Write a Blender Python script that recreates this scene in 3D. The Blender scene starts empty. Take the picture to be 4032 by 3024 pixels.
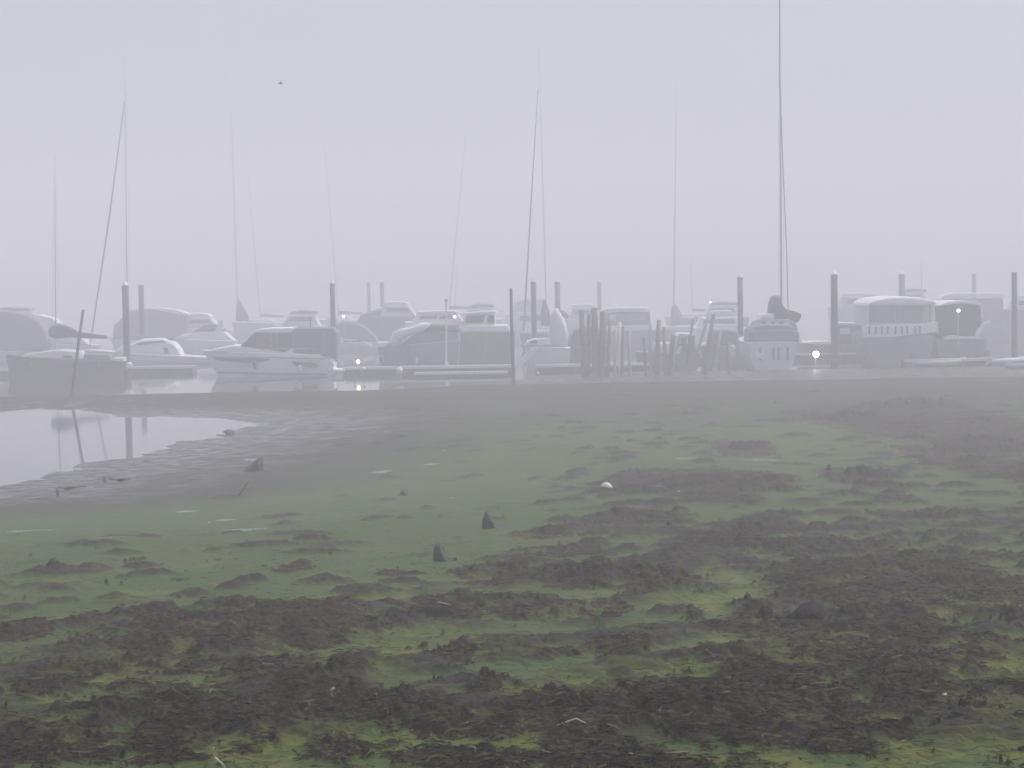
import bpy, math, random
import numpy as np
from mathutils import Vector, Matrix

# ---------------------------------------------------------------- camera, world, sun, exposure
SC = bpy.context.scene
COL = SC.collection
F = 8086.0                        # focal length in pixels of a 4032 px wide frame
CAM = np.array([0.0, 0.0, 6.2]); KD = 1.15   # KD: metres per unit of the depths given below
PITCH = math.atan(412 / F); ROLL = math.radians(0.9)
cp, sp = math.cos(PITCH), math.sin(PITCH)
_f = np.array([0, cp, -sp]); _r = np.array([1.0, 0, 0]); _u = np.array([0, sp, cp])
RGT = math.cos(ROLL) * _r - math.sin(ROLL) * _u
UPV = math.cos(ROLL) * _u + math.sin(ROLL) * _r
cam_d = bpy.data.cameras.new("camera"); cam = bpy.data.objects.new("camera", cam_d); COL.objects.link(cam)
cam_d.sensor_width = 36; cam_d.lens = 36 * F / 4032; cam_d.clip_start = 0.1; cam_d.clip_end = 3000
M = Matrix.Identity(4)
for i in range(3):
    M[i][0] = RGT[i]; M[i][1] = UPV[i]; M[i][2] = -_f[i]; M[i][3] = CAM[i]
cam.matrix_world = M
SC.camera = cam

SUN_EL, SUN_AZ = math.radians(58), math.radians(62)     # high ahead, right of the camera to the right, hidden by the fog, hidden by the fog
w = bpy.data.worlds.new("World"); SC.world = w; w.use_nodes = True
nt = w.node_tree
sky = nt.nodes.new("ShaderNodeTexSky"); sky.sky_type = 'NISHITA'; sky.sun_disc = False
sky.sun_elevation = SUN_EL; sky.sun_rotation = SUN_AZ; sky.air_density = 1.0; sky.dust_density = 5.5; sky.ozone_density = 2.4
bg = nt.nodes["Background"]; bg.inputs[1].default_value = 0.1
nt.links.new(sky.outputs[0], bg.inputs[0])
sl = bpy.data.lights.new("sun", 'SUN'); sl.energy = 1.4; sl.angle = math.radians(25); sl.color = (1, 0.97, 0.94)
so = bpy.data.objects.new("sun", sl); COL.objects.link(so)
sd = Vector((math.cos(SUN_EL) * math.sin(SUN_AZ), math.cos(SUN_EL) * math.cos(SUN_AZ), math.sin(SUN_EL)))
so.rotation_euler = sd.to_track_quat('Z', 'Y').to_euler()
SC.view_settings.view_transform = 'Standard'; SC.view_settings.look = 'None'
SC.view_settings.exposure = 0.78; SC.view_settings.gamma = 1
SC.cycles.volume_bounces = 10; SC.cycles.max_bounces = 12; SC.cycles.diffuse_bounces = 2
SC.cycles.glossy_bounces = 3; SC.cycles.transmission_bounces = 4; SC.cycles.transparent_max_bounces = 12
SC.cycles.caustics_reflective = False; SC.cycles.caustics_refractive = False
HAZE_D = 0.0058

rnd = random.Random(7)
def ray(px, py):
    d = _f + (px - 2016) / F * RGT + (1512 - py) / F * UPV
    return d / d[1]
def W(px, py, D):                 # the point seen at source pixel (px, py) at depth D
    return CAM + D * KD * ray(px, py)
def G(px, py, z=0.0):             # the same ray where it meets height z
    d = ray(px, py); t = (z - CAM[2]) / d[2]
    return CAM + t * d
SCALE = lambda D: F / D

# ---------------------------------------------------------------- materials
def mat(name, col, rough=0.6, metal=0.0, spec=0.5, var=0.12, scale=3.0, bump=0.0, emit=None):
    m = bpy.data.materials.new(name); m.use_nodes = True
    n = m.node_tree; b = n.nodes["Principled BSDF"]
    b.inputs['Roughness'].default_value = rough; b.inputs['Metallic'].default_value = metal
    b.inputs['Specular IOR Level'].default_value = spec
    tc = n.nodes.new("ShaderNodeTexCoord"); nz = n.nodes.new("ShaderNodeTexNoise")
    nz.inputs['Scale'].default_value = scale; nz.inputs['Detail'].default_value = 5
    n.links.new(tc.outputs['Object'], nz.inputs['Vector'])
    mx = n.nodes.new("ShaderNodeMix"); mx.data_type = 'RGBA'
    mx.inputs[6].default_value = (*[c * (1 - var) for c in col], 1)
    mx.inputs[7].default_value = (*[min(1, c * (1 + var)) for c in col], 1)
    n.links.new(nz.outputs[0], mx.inputs[0]); n.links.new(mx.outputs[2], b.inputs['Base Color'])
    if bump:
        bp = n.nodes.new("ShaderNodeBump"); bp.inputs['Strength'].default_value = bump
        n.links.new(nz.outputs[0], bp.inputs['Height']); n.links.new(bp.outputs[0], b.inputs['Normal'])
    if emit:
        b.inputs['Emission Color'].default_value = (*emit[0], 1); b.inputs['Emission Strength'].default_value = emit[1]
    return m
MT = dict(
    white=mat("white_gelcoat", (0.84, 0.84, 0.84), 0.3, var=0.05),
    cream=mat("aged_gelcoat", (0.66, 0.66, 0.66), 0.45, var=0.1),
    grey=mat("grey_shaded_gelcoat", (0.22, 0.22, 0.25), 0.6),  # grey trim and hulls, darkened to paint in shade on lower hull sides
    navy=mat("navy_gelcoat", (0.02, 0.025, 0.045), 0.35),
    dark=mat("dark_hull_paint", (0.05, 0.05, 0.075), 0.6),
    glass=mat("tinted_glass", (0.03, 0.035, 0.045), 0.12, var=0.02),
    paleglass=mat("clear_glass", (0.25, 0.31, 0.35), 0.1, var=0.05),
    canvas=mat("dark_canvas", (0.08, 0.08, 0.11), 0.9, scale=8, bump=0.2),
    canvasgrey=mat("grey_canvas", (0.17, 0.17, 0.19), 0.9, scale=8, bump=0.2),
    tarp=mat("pale_tarp", (0.62, 0.63, 0.66), 0.8, scale=4, bump=0.3),
    steel=mat("pile_steel", (0.055, 0.055, 0.065), 0.7, var=0.35, scale=2, bump=0.2),
    cap=mat("white_plastic", (0.75, 0.75, 0.75), 0.5, var=0.06),
    alu=mat("aluminium", (0.55, 0.55, 0.59), 0.5),
    rail=mat("stainless_rail", (0.45, 0.46, 0.48), 0.35, metal=0.4),
    oldwood=mat("grey_old_wood", (0.20, 0.185, 0.18), 0.95, var=0.5, scale=5, bump=0.4),
    wood=mat("weathered_wood", (0.11, 0.10, 0.10), 0.9, var=0.5, scale=6, bump=0.4),
    palewood=mat("bleached_wood", (0.42, 0.41, 0.39), 0.85, var=0.25, scale=6, bump=0.4),
    deck=mat("pontoon_boards", (0.26, 0.25, 0.24), 0.85, var=0.25, scale=5, bump=0.2),
    float=mat("pontoon_float", (0.10, 0.10, 0.11), 0.8),
    fender=mat("white_fender", (0.72, 0.72, 0.70), 0.5),
    darkfender=mat("dark_fender", (0.06, 0.06, 0.08), 0.5),
    rubber=mat("grey_rubber", (0.28, 0.29, 0.31), 0.6),
    rope=mat("rope", (0.25, 0.23, 0.2), 0.9),
    paint=mat("dirty_white_float", (0.55, 0.60, 0.54), 0.5, var=0.25, scale=9),
    clod=mat("brown_clod", (0.024, 0.018, 0.016), 0.95, var=0.5, scale=14, bump=0.7, spec=.1),
    stone=mat("muddy_stone", (0.030, 0.036, 0.026), 0.75, var=0.35, scale=9, bump=0.5),
    shell=mat("bleached_shell", (0.42, 0.45, 0.40), 0.5, var=0.12, scale=7),
    straw=mat("bleached_straw", (0.42, 0.38, 0.27), 0.8, var=0.2, scale=9),
    lampwhite=mat("lit_lamp", (0.9, 0.9, 0.85), 0.4, emit=((1.0, 0.97, 0.90), 2.4)),
    lampbig=mat("lit_floodlight", (0.9, 0.9, 0.85), 0.4, emit=((1.0, 0.96, 0.82), 13.0)),
    lampred=mat("lit_red_lamp", (0.9, 0.3, 0.35), 0.4, emit=((1.0, 0.35, 0.45), 4.0)),
)

# ---------------------------------------------------------------- mesh helpers
class MB:
    def __init__(s): s.v = []; s.f = []
    def add(s, vs, fs):
        o = len(s.v); s.v += [tuple(map(float, p)) for p in vs]; s.f += [tuple(i + o for i in f) for f in fs]; return s
    def box(s, x0, x1, y0, y1, z0, z1):
        return s.add([(x0,y0,z0),(x1,y0,z0),(x1,y1,z0),(x0,y1,z0),(x0,y0,z1),(x1,y0,z1),(x1,y1,z1),(x0,y1,z1)],
                     [(3,2,1,0),(4,5,6,7),(0,1,5,4),(1,2,6,5),(2,3,7,6),(3,0,4,7)])
    def loft(s, rings, cap=True, closed=True):
        n = len(rings[0]); vs = [p for r in rings for p in r]; fs = []
        m = n if closed else n - 1
        for i in range(len(rings) - 1):
            for j in range(m):
                k = (j + 1) % n
                fs.append((i*n+j, i*n+k, (i+1)*n+k, (i+1)*n+j))
        if cap and closed:
            fs.append(tuple(range(n))[::-1]); fs.append(tuple(range((len(rings)-1)*n, len(rings)*n)))
        return s.add(vs, fs)
    def tube(s, pts, rad, n=8, cap=True):
        pts = [Vector(p) for p in pts]; rings = []
        for i, p in enumerate(pts):
            t = (pts[min(i+1, len(pts)-1)] - pts[max(i-1, 0)]).normalized()
            a = t.orthogonal().normalized() if abs(t.z) < 0.9 else t.cross(Vector((0,1,0))).normalized()
            b = t.cross(a)
            r = rad[i] if isinstance(rad, (list, tuple)) else rad
            rings.append([p + r * (math.cos(2*math.pi*k/n) * a + math.sin(2*math.pi*k/n) * b) for k in range(n)])
        return s.loft(rings, cap)
    def ball(s, c, r, n=10, m=7, sz=1.0):
        rings = []
        for i in range(1, m):
            ph = math.pi * i / m
            rings.append([(c[0]+r*math.sin(ph)*math.cos(2*math.pi*k/n), c[1]+r*math.sin(ph)*math.sin(2*math.pi*k/n), c[2]-r*sz*math.cos(ph)) for k in range(n)])
        return s.loft(rings)
    def build(s, name, m, parent=None, smooth=False):
        me = bpy.data.meshes.new(name); me.from_pydata(s.v, [], s.f); me.update()
        if smooth: me.shade_smooth()
        me.materials.append(m if not isinstance(m, str) else MT[m])
        o = bpy.data.objects.new(name, me); COL.objects.link(o)
        if parent: o.parent = parent
        return o
def tag(o, label=None, cat=None, group=None, kind=None):
    if label: o['label'] = label
    if cat: o['category'] = cat
    if group: o['group'] = group
    if kind: o['kind'] = kind
    return o
def thing(name, label, cat, loc, group=None, rz=0.0):
    o = bpy.data.objects.new(name, None); COL.objects.link(o); o.location = loc; o.rotation_euler = (0, 0, rz)
    return tag(o, label, cat, group)

# ---------------------------------------------------------------- noise
def _hash(ix, iy, seed):
    h = (ix.astype(np.int64) * 374761393 + iy.astype(np.int64) * 668265263 + seed * 1442695041) & 0xFFFFFFFF
    h = ((h ^ (h >> 13)) * 1274126177) & 0xFFFFFFFF
    return (h ^ (h >> 16)) & 0xFFFFFFFF
def noise(x, y, seed=0):
    x0 = np.floor(x); y0 = np.floor(y); fx = x - x0; fy = y - y0
    u = fx*fx*fx*(fx*(fx*6-15)+10); v = fy*fy*fy*(fy*(fy*6-15)+10)
    def g(ix, iy, dx, dy):
        a = _hash(ix, iy, seed).astype(np.float64) * (2*math.pi / 4294967296.0)
        return np.cos(a) * dx + np.sin(a) * dy
    n00 = g(x0, y0, fx, fy); n10 = g(x0+1, y0, fx-1, fy); n01 = g(x0, y0+1, fx, fy-1); n11 = g(x0+1, y0+1, fx-1, fy-1)
    return ((n00*(1-u)+n10*u)*(1-v) + (n01*(1-u)+n11*u)*v) * 1.5
def fbm(x, y, oct=4, seed=0, gain=0.5):
    r = 0; a = 1; t = 0
    for i in range(oct):
        r = r + a * noise(x * 2**i + 13.7*i, y * 2**i - 7.1*i, seed + i); t += a; a *= gain
    return r / t
def ridged(x, y, oct=3, seed=0):
    r = 0; a = 1; t = 0
    for i in range(oct):
        r = r + a * (1 - np.abs(noise(x * 2**i + 3.1*i, y * 2**i, seed + i)) * 1.8); t += a; a *= 0.5
    return r / t
def sstep(a, b, x):
    t = np.clip((x - a) / (b - a), 0, 1); return t*t*(3-2*t)

# ---------------------------------------------------------------- terrain
SHORE = 117.0
def profile(x, y):                 # the gently sloping mud flat before any relief
    d = np.abs(y)
    z = np.interp(d, [0, 6, 12, 20, 30, 42, 60, 85, 117, 136, 160, 700], [4.6, 4.1, 3.45, 2.8, 2.15, 1.6, 0.85, 0.35, 0.13, 0.05, -1.3, -2.6])
    return z
def ground_hit(px, py):            # pixel -> point on the smooth mud flat
    d = ray(px, py); D = np.linspace(7, 140, 6000)
    zz = CAM[2] + D * d[2]; g = np.maximum(profile(0*D, D), 0)
    i = int(np.argmax(zz <= g)); return CAM + D[i] * d
POOL_PX = [(-900,1650),(0,1624),(120,1612),(300,1616),(430,1630),(520,1648),(640,1640),(780,1645),(880,1644),(930,1655),(950,1663),(1060,1666),(1040,1672),(930,1690),(905,1705),(800,1730),(690,1740),(660,1762),(620,1785),(520,1800),(340,1822),(330,1850),(150,1862),(130,1885),(0,1922),(-900,2000)]
POOL = [G(px, py, 0.0)[:2] for px, py in POOL_PX]
POOL[0] = (POOL[0][0] - 30, POOL[0][1]); POOL[-1] = (POOL[-1][0] - 30, POOL[-1][1])
def poly_sd(x, y, poly):           # signed distance, positive outside
    best = np.full(x.shape, 1e9); inside = np.zeros(x.shape, bool)
    n = len(poly)
    for i in range(n):
        ax, ay = poly[i]; bx, by = poly[(i+1) % n]; ex, ey = bx-ax, by-ay
        t = np.clip(((x-ax)*ex + (y-ay)*ey) / (ex*ex+ey*ey + 1e-12), 0, 1)
        best = np.minimum(best, (x-ax-t*ex)**2 + (y-ay-t*ey)**2)
        c = ((ay > y) != (by > y)) & (x < (bx-ax)*(y-ay)/(by-ay+1e-12) + ax)
        inside ^= c
    d = np.sqrt(best); return np.where(inside, -d, d)

# brown weed patches and bright algae patches: pixel centre, half sizes -> world ellipses on the flat
WEED_PX = [(930,2500,520,105),(90,2505,110,26),(330,2450,110,26),(480,2700,430,70),(1000,2660,420,75),(150,2930,330,80),(900,2870,420,80),
 (700,2960,300,60),(2420,2290,300,48),(1960,2270,150,48),(2200,2180,190,22),(2500,2045,210,30),(2130,2110,100,18),(1960,2400,430,50),(2330,2400,150,36),
 (3080,2480,250,60),(3000,2150,300,35),(3500,2330,420,120),(3850,2330,260,180),(3560,2560,380,120),(3300,2700,520,120),(2750,2830,560,130),(2250,2890,330,90),
 (1800,2960,520,90),(2500,2980,500,70),(3150,2900,420,90),(3650,2790,300,90),(3720,1680,430,100),(3950,1850,220,90),(3350,1650,200,50),(2770,1900,330,55),(2930,1770,120,32),
 (3400,1890,110,45),(1790,2590,110,30),(2150,2580,130,25),(2450,2560,120,26),(1150,2250,80,14),(230,2255,60,18),(560,2235,70,12),(1580,2265,90,10),(1430,2480,120,20),(1290,2380,110,16),
 (2900,1960,90,25),(3050,2090,120,18),(3600,2030,160,22),(2050,2750,200,28),(1500,2830,250,45),(1250,2760,180,30),(640,2830,330,40)]
ALGAE_PX = [(330,2790,180,26),(1480,2580,200,50),(2200,2760,330,40),(2950,2540,160,40),(3850,2980,300,70),(3850,2600,150,60),(1000,2960,200,40),(3100,2620,200,26),
 (2700,2380,160,40),(2900,2300,60,90),(750,2560,90,16),(760,2640,180,18),(2600,2650,260,26),(3350,2860,220,26),(1900,2520,150,22),(2980,2990,250,40),(3300,3010,220,30),(480,2960,80,16)]
PUD_PX = [(850,2046,165,3),(250,2062,270,4),(2720,1806,60,2),(3000,1812,50,2),(3190,2060,35,2),(1000,1752,40,4),(1500,1806,30,3),(740,1905,40,4),(900,1950,50,3),
 (150,1980,100,5),(1700,1790,30,2)]
def ellipses(lst):
    out = []
    for cx, cy, rx, ry in lst:
        c = ground_hit(cx, cy); a = ground_hit(cx, cy - ry); b = ground_hit(cx, min(cy + ry, 3200)); D = c[1]
        out.append((c[0], 0.5*(a[1]+b[1]), rx * D / F, max(0.5*(a[1]-b[1]), 0.1)))
    return out
WEED = ellipses(WEED_PX); ALG = ellipses(ALGAE_PX); PUD = ellipses(PUD_PX); PUD = [(a, b, c, max(d, .07)) for a, b, c, d in PUD]
def field(x, y, ells, wob, soft=0.35):
    m = np.zeros(x.shape)
    for cx, cy, rx, ry in ells:
        sel = (np.abs(x-cx) < rx*2.2) & (np.abs(y-cy) < ry*2.2)
        if not sel.any(): continue
        q = np.sqrt(((x[sel]-cx)/rx)**2 + ((y[sel]-cy)/ry)**2) + wob[sel]
        m[sel] = np.maximum(m[sel], 1 - sstep(1 - soft, 1 + soft, q))
    return m
# lone lumps of weed and clay on the flat
lr = random.Random(3)
LUMPS = []
for i in range(620):
    py = 1680 + (lr.random() ** 0.8) * 1250; px = lr.uniform(-300, 4330)
    if px < 1200 and py < 2080 and lr.random() < 0.85: continue
    if (px < 2300 and py < 1900 and lr.random() < 0.6) or (px < 2200 and 1850 < py < 2350 and lr.random() < 0.55): continue
    p = ground_hit(px, py); r = lr.uniform(0.10, 0.42) * (1.5 if lr.random() < .15 else 1)
    LUMPS.append((p[0], p[1], r * lr.uniform(1.0, 2.2), r * lr.uniform(0.7, 1.4), lr.uniform(0.03, 0.12), lr.uniform(-.5, .5)))
BIG_LUMPS = [(2950,1770,.9,.8,.30),(2770,1900,1.4,1.2,.16),(3420,1880,.8,.7,.26),(3350,1650,1.6,1.8,.30),(3600,1600,2.4,2.4,.34),(2420,2270,1.2,1.2,.18),(230,2262,.30,.22,.14),(2850,2080,.35,.3,.10),
 (3180,2440,.33,.3,.20),(3350,2440,.3,.28,.14),(1690,2600,.25,.3,.1),(2500,2040,1.1,.8,.14),(2870,2600,.5,.4,.13),(3150,2610,.45,.35,.12),(1650,2620,.3,.3,.08),(890,2480,1.5,1.2,.12),(1960,2265,.7,.6,.12),(2680,2830,.7,.8,.16),(3900,1780,2.2,2.0,.22)]
for i in range(820):
    px = lr.uniform(900, 4300); py = 1545 + 700 * lr.random() ** 1.3 + (max(0, (3000 - px)) * .10 if i % 2 else 0)
    if (px < 1500 and py < 1660 + (1500 - px) * .3 and lr.random() < .7) or (px < 2200 and py > 1750 and lr.random() < .85): continue
    p = ground_hit(px, py); r = lr.uniform(.15, .5)
    LUMPS.append((p[0], p[1], r * lr.uniform(1.0, 2.4), r * lr.uniform(0.8, 1.6), lr.uniform(0.04, 0.15), lr.uniform(-.5, .5)))
for cx, cy, rx, ry, h in BIG_LUMPS:
    p = ground_hit(cx, cy); LUMPS.append((p[0], p[1], rx, ry, h, 0.0))

def terrain_height(x, y):
    wob = 0.42 * fbm(x*0.9, y*0.9, 6, 11, 0.72) + 0.12 * noise(x*9, y*9, 77)
    base = profile(x, y) + 0.05 * noise(x*0.12, y*0.12, 5)
    n1 = fbm(x*0.55, y*0.55, 4, 21)
    sdp = poly_sd(x, y, POOL) + 0.9 * n1 + 0.25 * noise(x*2.1, y*2.1, 31)
    sdc = (SHORE + 17.5 * sstep(-8, 8, x) - y) + 0.9 * noise(x*0.05, 0*y, 41) + 0.5 * n1
    rise = np.where(sdp > 0, 0.004 + 0.014 * sdp + 0.0016 * sdp**2, np.maximum(0.09 * sdp, -0.25))
    risec = np.where(sdc > 0, 0.005 + 0.035 * sdc, 0.10 * sdc)
    k = 0.03
    z = np.minimum(base, np.minimum(rise, risec))
    fade = sstep(0.0, 0.25, z)
    weed = field(x, y, WEED, wob * 1.6, 0.30)
    # finer break-up plus a general scatter of weed near the camera and to the right
    near = sstep(31, 18, y); right = sstep(-2, 6, x - 0.10*(y-20)) * sstep(46, 25, y) 
    scat = fbm(x*1.9, y*1.3, 6, 91, 0.78)
    weed = np.clip(weed + sstep(0.10, 0.20, scat - 0.235 + 0.05*near + 0.17*right), 0, 1)
    alg = field(x, y, ALG, wob * 1.2, 0.35)
    alg = np.clip(alg + 0.9 * sstep(38, 22, y) * sstep(0.03, 0.30, fbm(x*0.8, y*0.55, 4, 97, 0.6)), 0, 1)
    weed = weed * (0.03 + 0.97 * sstep(-0.22, -0.02, fbm(x*1.9, y*1.25, 6, 301, 0.7)))
    alg = alg * sstep(-0.25, 0.10, fbm(x*2.6, y*1.8, 5, 95, 0.7)); weed = weed * (1 - 0.85 * alg)
    wet = sstep(9.0, 1.0, sdp + 2.4*noise(x*0.5, y*0.5, 61)) 
    crest = sstep(-1.4, -0.2, sdc - 0.4 - 17.0 * sstep(-8, 8, x)) * sstep(1.8, 0.4, sdc - 0.4 - 17.0 * sstep(-8, 8, x)) * sstep(-10, -4, x)
    weed = np.maximum(weed, crest * sstep(-0.3, 0.1, n1)); beyond = sstep(SHORE + .5, SHORE + 3, y); wet = np.maximum(wet, 0.75 * beyond)
    z = z + 0.05 * crest
    wet = wet * np.maximum(sstep(106, 97, y), beyond)
    # relief
    mound = 0.05 + 0.10 * np.clip(fbm(x*1.3, y*1.3, 3, 51) + 0.25, 0, 1)
    tuft = ridged(x*2.6 + 0.5*n1, y*3.4, 4, 101) - 0.55
    tuft2 = ridged(x*15, y*15, 2, 131) - 0.6
    z = z + fade * weed * (0.55 * mound + 0.030 * tuft + 0.010 * tuft2)
    lump = np.zeros(x.shape)
    for cx, cy, rx, ry, h, a in LUMPS:
        sel = (np.abs(x-cx) < 2.0*max(rx, ry)) & (np.abs(y-cy) < 2.0*max(rx, ry))
        if not sel.any(): continue
        dx = x[sel]-cx; dy = y[sel]-cy; ca, sa = math.cos(a), math.sin(a)
        q = np.sqrt(((dx*ca+dy*sa)/rx)**2 + ((-dx*sa+dy*ca)/ry)**2) + 1.3*wob[sel]
        g = 1 - sstep(0.15, 1.1, q)
        lump[sel] = np.maximum(lump[sel], g * h)
    z = z + lump * (0.9 + 0.5 * tuft) * sstep(-0.1, 0.1, z + 0.05)
    z = z + fade * (0.020 * fbm(x*1.4, y*1.4, 4, 71) + 0.007 * noise(x*6, y*6, 81)) + (1 - fade) * 0.008 * fbm(x*2.0, y*1.6, 4, 72)
    z = z - 0.02 * wet * 0
    pud = 0.8 * field(x, y, PUD, 3.0*wob, 0.5)
    shallow = 0.85 * sstep(-0.02, 0.42, fbm(x*0.9, y*0.7, 6, 203, 0.7)) * sstep(7.5, 1.0, sdp); pud = np.maximum(pud, shallow)
    z = z - 0.01 * pud
    return z, weed, alg, wet, np.clip(lump * 12, 0, 1), pud

def axis(knots):                   # (start, stop, step) runs
    out = []
    for a, b, s in knots:
        n = max(1, int(round((b - a) / s))); out += list(np.linspace(a, b, n, endpoint=False))
    out.append(knots[-1][1]); return np.array(out)
# a fan of rows round the foot of the camera: fine where the photograph looks, coarse behind it
half = axis([(0, 15.5, 0.036), (15.5, 22, 0.12), (22, 40, 0.6), (40, 180, 5)])
ang = np.radians(np.concatenate([-half[:0:-1], half]))
inv = np.linspace(1/10.0, 1/66.0, 1250); rr = 1 / inv
r2 = 1 / np.linspace(1/66.0, 1/145.0, 330)[1:]
rad = np.concatenate([np.array([0.3, 1.5, 3, 5, 7, 9]), rr, r2, np.array([155, 165, 190, 220, 320, 440, 560])])
A, R = np.meshgrid(ang, rad)
X = R * np.sin(A); Y = R * np.cos(A)
Z, WD, AL, WT, LP, PD = terrain_height(X.ravel(), Y.ravel())
nr, nc = X.shape
co = np.empty((nr*nc, 3), np.float32); co[:, 0] = X.ravel(); co[:, 1] = Y.ravel(); co[:, 2] = Z
idx = np.arange(nr*nc).reshape(nr, nc)
quads = np.stack([idx[:-1, :-1], idx[:-1, 1:], idx[1:, 1:], idx[1:, :-1]], -1).reshape(-1, 4)[:, ::-1]
me = bpy.data.meshes.new("ground"); nq = len(quads)
me.vertices.add(len(co)); me.vertices.foreach_set("co", co.ravel())
me.loops.add(nq*4); me.loops.foreach_set("vertex_index", quads.ravel().astype(np.int32))
me.polygons.add(nq); me.polygons.foreach_set("loop_start", (np.arange(nq)*4).astype(np.int32))
me.update(calc_edges=True); me.shade_smooth()
for nm, arr in (("weed", WD), ("algae", AL), ("wet", WT), ("lump", LP), ("puddle", PD)):
    a = me.attributes.new(nm, 'FLOAT', 'POINT'); a.data.foreach_set("value", arr.astype(np.float32))
ground = bpy.data.objects.new("mud_flat", me); COL.objects.link(ground)
tag(ground, kind='structure'); ground.name = "ground"

def ground_material():
    m = bpy.data.materials.new("tidal_mud"); m.use_nodes = True; n = m.node_tree; L = n.links.new
    b = n.nodes["Principled BSDF"]
    geo = n.nodes.new("ShaderNodeNewGeometry")
    def att(s):
        a = n.nodes.new("ShaderNodeAttribute"); a.attribute_name = s; return a.outputs['Fac']
    def nz(scale, det=4, rough=.6, stretch=(1,1,1)):
        mp = n.nodes.new("ShaderNodeMapping"); mp.inputs['Scale'].default_value = stretch
        L(geo.outputs['Position'], mp.inputs['Vector'])
        t = n.nodes.new("ShaderNodeTexNoise"); t.inputs['Scale'].default_value = scale; t.inputs['Detail'].default_value = det
        t.inputs['Roughness'].default_value = rough; L(mp.outputs[0], t.inputs['Vector']); return t.outputs[0]
    def mr(v, a, bb, c=0.0, d=1.0):
        r = n.nodes.new("ShaderNodeMapRange"); r.inputs[1].default_value = a; r.inputs[2].default_value = bb
        r.inputs[3].default_value = c; r.inputs[4].default_value = d; L(v, r.inputs[0]); return r.outputs[0]
    def mix(f, a, bb):
        x = n.nodes.new("ShaderNodeMix"); x.data_type = 'RGBA'
        if hasattr(f, 'is_linked'): L(f, x.inputs[0])
        else: x.inputs[0].default_value = f
        for s, i in ((a, 6), (bb, 7)):
            if isinstance(s, tuple): x.inputs[i].default_value = (*s, 1)
            else: L(s, x.inputs[i])
        return x.outputs[2]
    def math_(op, a, bb):
        x = n.nodes.new("ShaderNodeMath"); x.operation = op; x.use_clamp = True
        for s, i in ((a, 0), (bb, 1)):
            if isinstance(s, (int, float)): x.inputs[i].default_value = s
            else: L(s, x.inputs[i])
        return x.outputs[0]
    sep = n.nodes.new("ShaderNodeSeparateXYZ"); L(geo.outputs['Position'], sep.inputs[0])
    # algae film on the upper flat, bare mud lower down towards the water (by height above the water)
    film = mr(sep.outputs['Z'], 0.17, 0.50)
    film = math_('MULTIPLY', film, mr(att('wet'), 0.15, 0.9, 1.0, 0.10))
    film = math_('MULTIPLY', film, mr(nz(0.7, 5), 0.20, 0.42, 0.55, 1))
    film = math_('MULTIPLY', film, mr(att("lump"), 0.25, 0.85, 1.0, 0.12))
    mud = mix(nz(2.5), (0.026, 0.021, 0.020), (0.058, 0.049, 0.047))
    green = mix(nz(1.3, 5), (0.036, 0.066, 0.018), (0.070, 0.108, 0.032))
    green = mix(mr(nz(0.5, 3), .4, .65), green, (0.070, 0.088, 0.034))
    bright = mix(nz(5, 5), (0.076, 0.096, 0.018), (0.146, 0.156, 0.036))
    c = mix(film, mud, green)
    c = mix(math_('MULTIPLY', att("algae"), 0.85), c, bright)
    up = mr(sep.outputs['Z'], 0.9, 1.9)
    olive = mix(nz(9, 4), (0.040, 0.045, 0.016), (0.12, 0.115, 0.05))
    brown = mix(nz(14, 5, .7), (0.008, 0.005, 0.004), (0.050, 0.032, 0.022))
    brown = mix(mr(nz(1.1, 4), .60, .72), brown, (0.042, 0.024, 0.021))
    strand = mr(nz(16, 6, .8, (1, 2.4, 1)), 0.50, 0.62)
    brown = mix(math_('MULTIPLY', strand, mr(nz(1.6, 4), .38, .58)), brown, olive)
    c = mix(mr(att("lump"), 0.2, 0.9, 0.0, 0.5), c, mix(nz(7, 4), (0.012, 0.010, 0.009), (0.040, 0.032, 0.028)))
    c = mix(mr(att("weed"), 0.28, 0.55), c, brown)
    L(c, b.inputs['Base Color'])
    wet = math_('MAXIMUM', math_('MULTIPLY', att("wet"), mr(nz(3.0, 4, .6, (.5, 1, 1)), .38, .62)), att("puddle"))
    rgh = mr(wet, 0.0, 1.0, 0.62, 0.16); L(rgh, b.inputs['Roughness'])
    L(mr(wet, 0, 1, 0.05, 0.85), b.inputs['Specular IOR Level'])
    bp = n.nodes.new("ShaderNodeBump"); bp.inputs['Strength'].default_value = 0.8; bp.inputs['Distance'].default_value = 0.03
    L(nz(24, 6, .75), bp.inputs['Height']); L(mr(att('puddle'), 0, .8, .8, .08), bp.inputs['Strength']); L(bp.outputs[0], b.inputs['Normal'])
    return m
me.materials.append(ground_material())

def water_material():
    m = bpy.data.materials.new("calm_water"); m.use_nodes = True; n = m.node_tree; L = n.links.new
    b = n.nodes["Principled BSDF"]; b.inputs['Base Color'].default_value = (0.05, 0.05, 0.055, 1)
    b.inputs['Roughness'].default_value = 0.05; b.inputs['IOR'].default_value = 1.5
    geo = n.nodes.new("ShaderNodeNewGeometry"); t = n.nodes.new("ShaderNodeTexNoise"); t.inputs['Scale'].default_value = 1.6
    t.inputs['Detail'].default_value = 3; L(geo.outputs['Position'], t.inputs['Vector'])
    bp = n.nodes.new("ShaderNodeBump"); bp.inputs['Strength'].default_value = 0.05; bp.inputs['Distance'].default_value = 0.02
    L(t.outputs[0], bp.inputs['Height']); L(bp.outputs[0], b.inputs['Normal'])
    return m
wm = MB(); N = 48
wm.add([(-560, 40, 0), (560, 40, 0), (560, 560, 0), (-560, 560, 0)], [(0, 1, 2, 3)])
water = wm.build("water", water_material()); tag(water, kind='structure')

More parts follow.
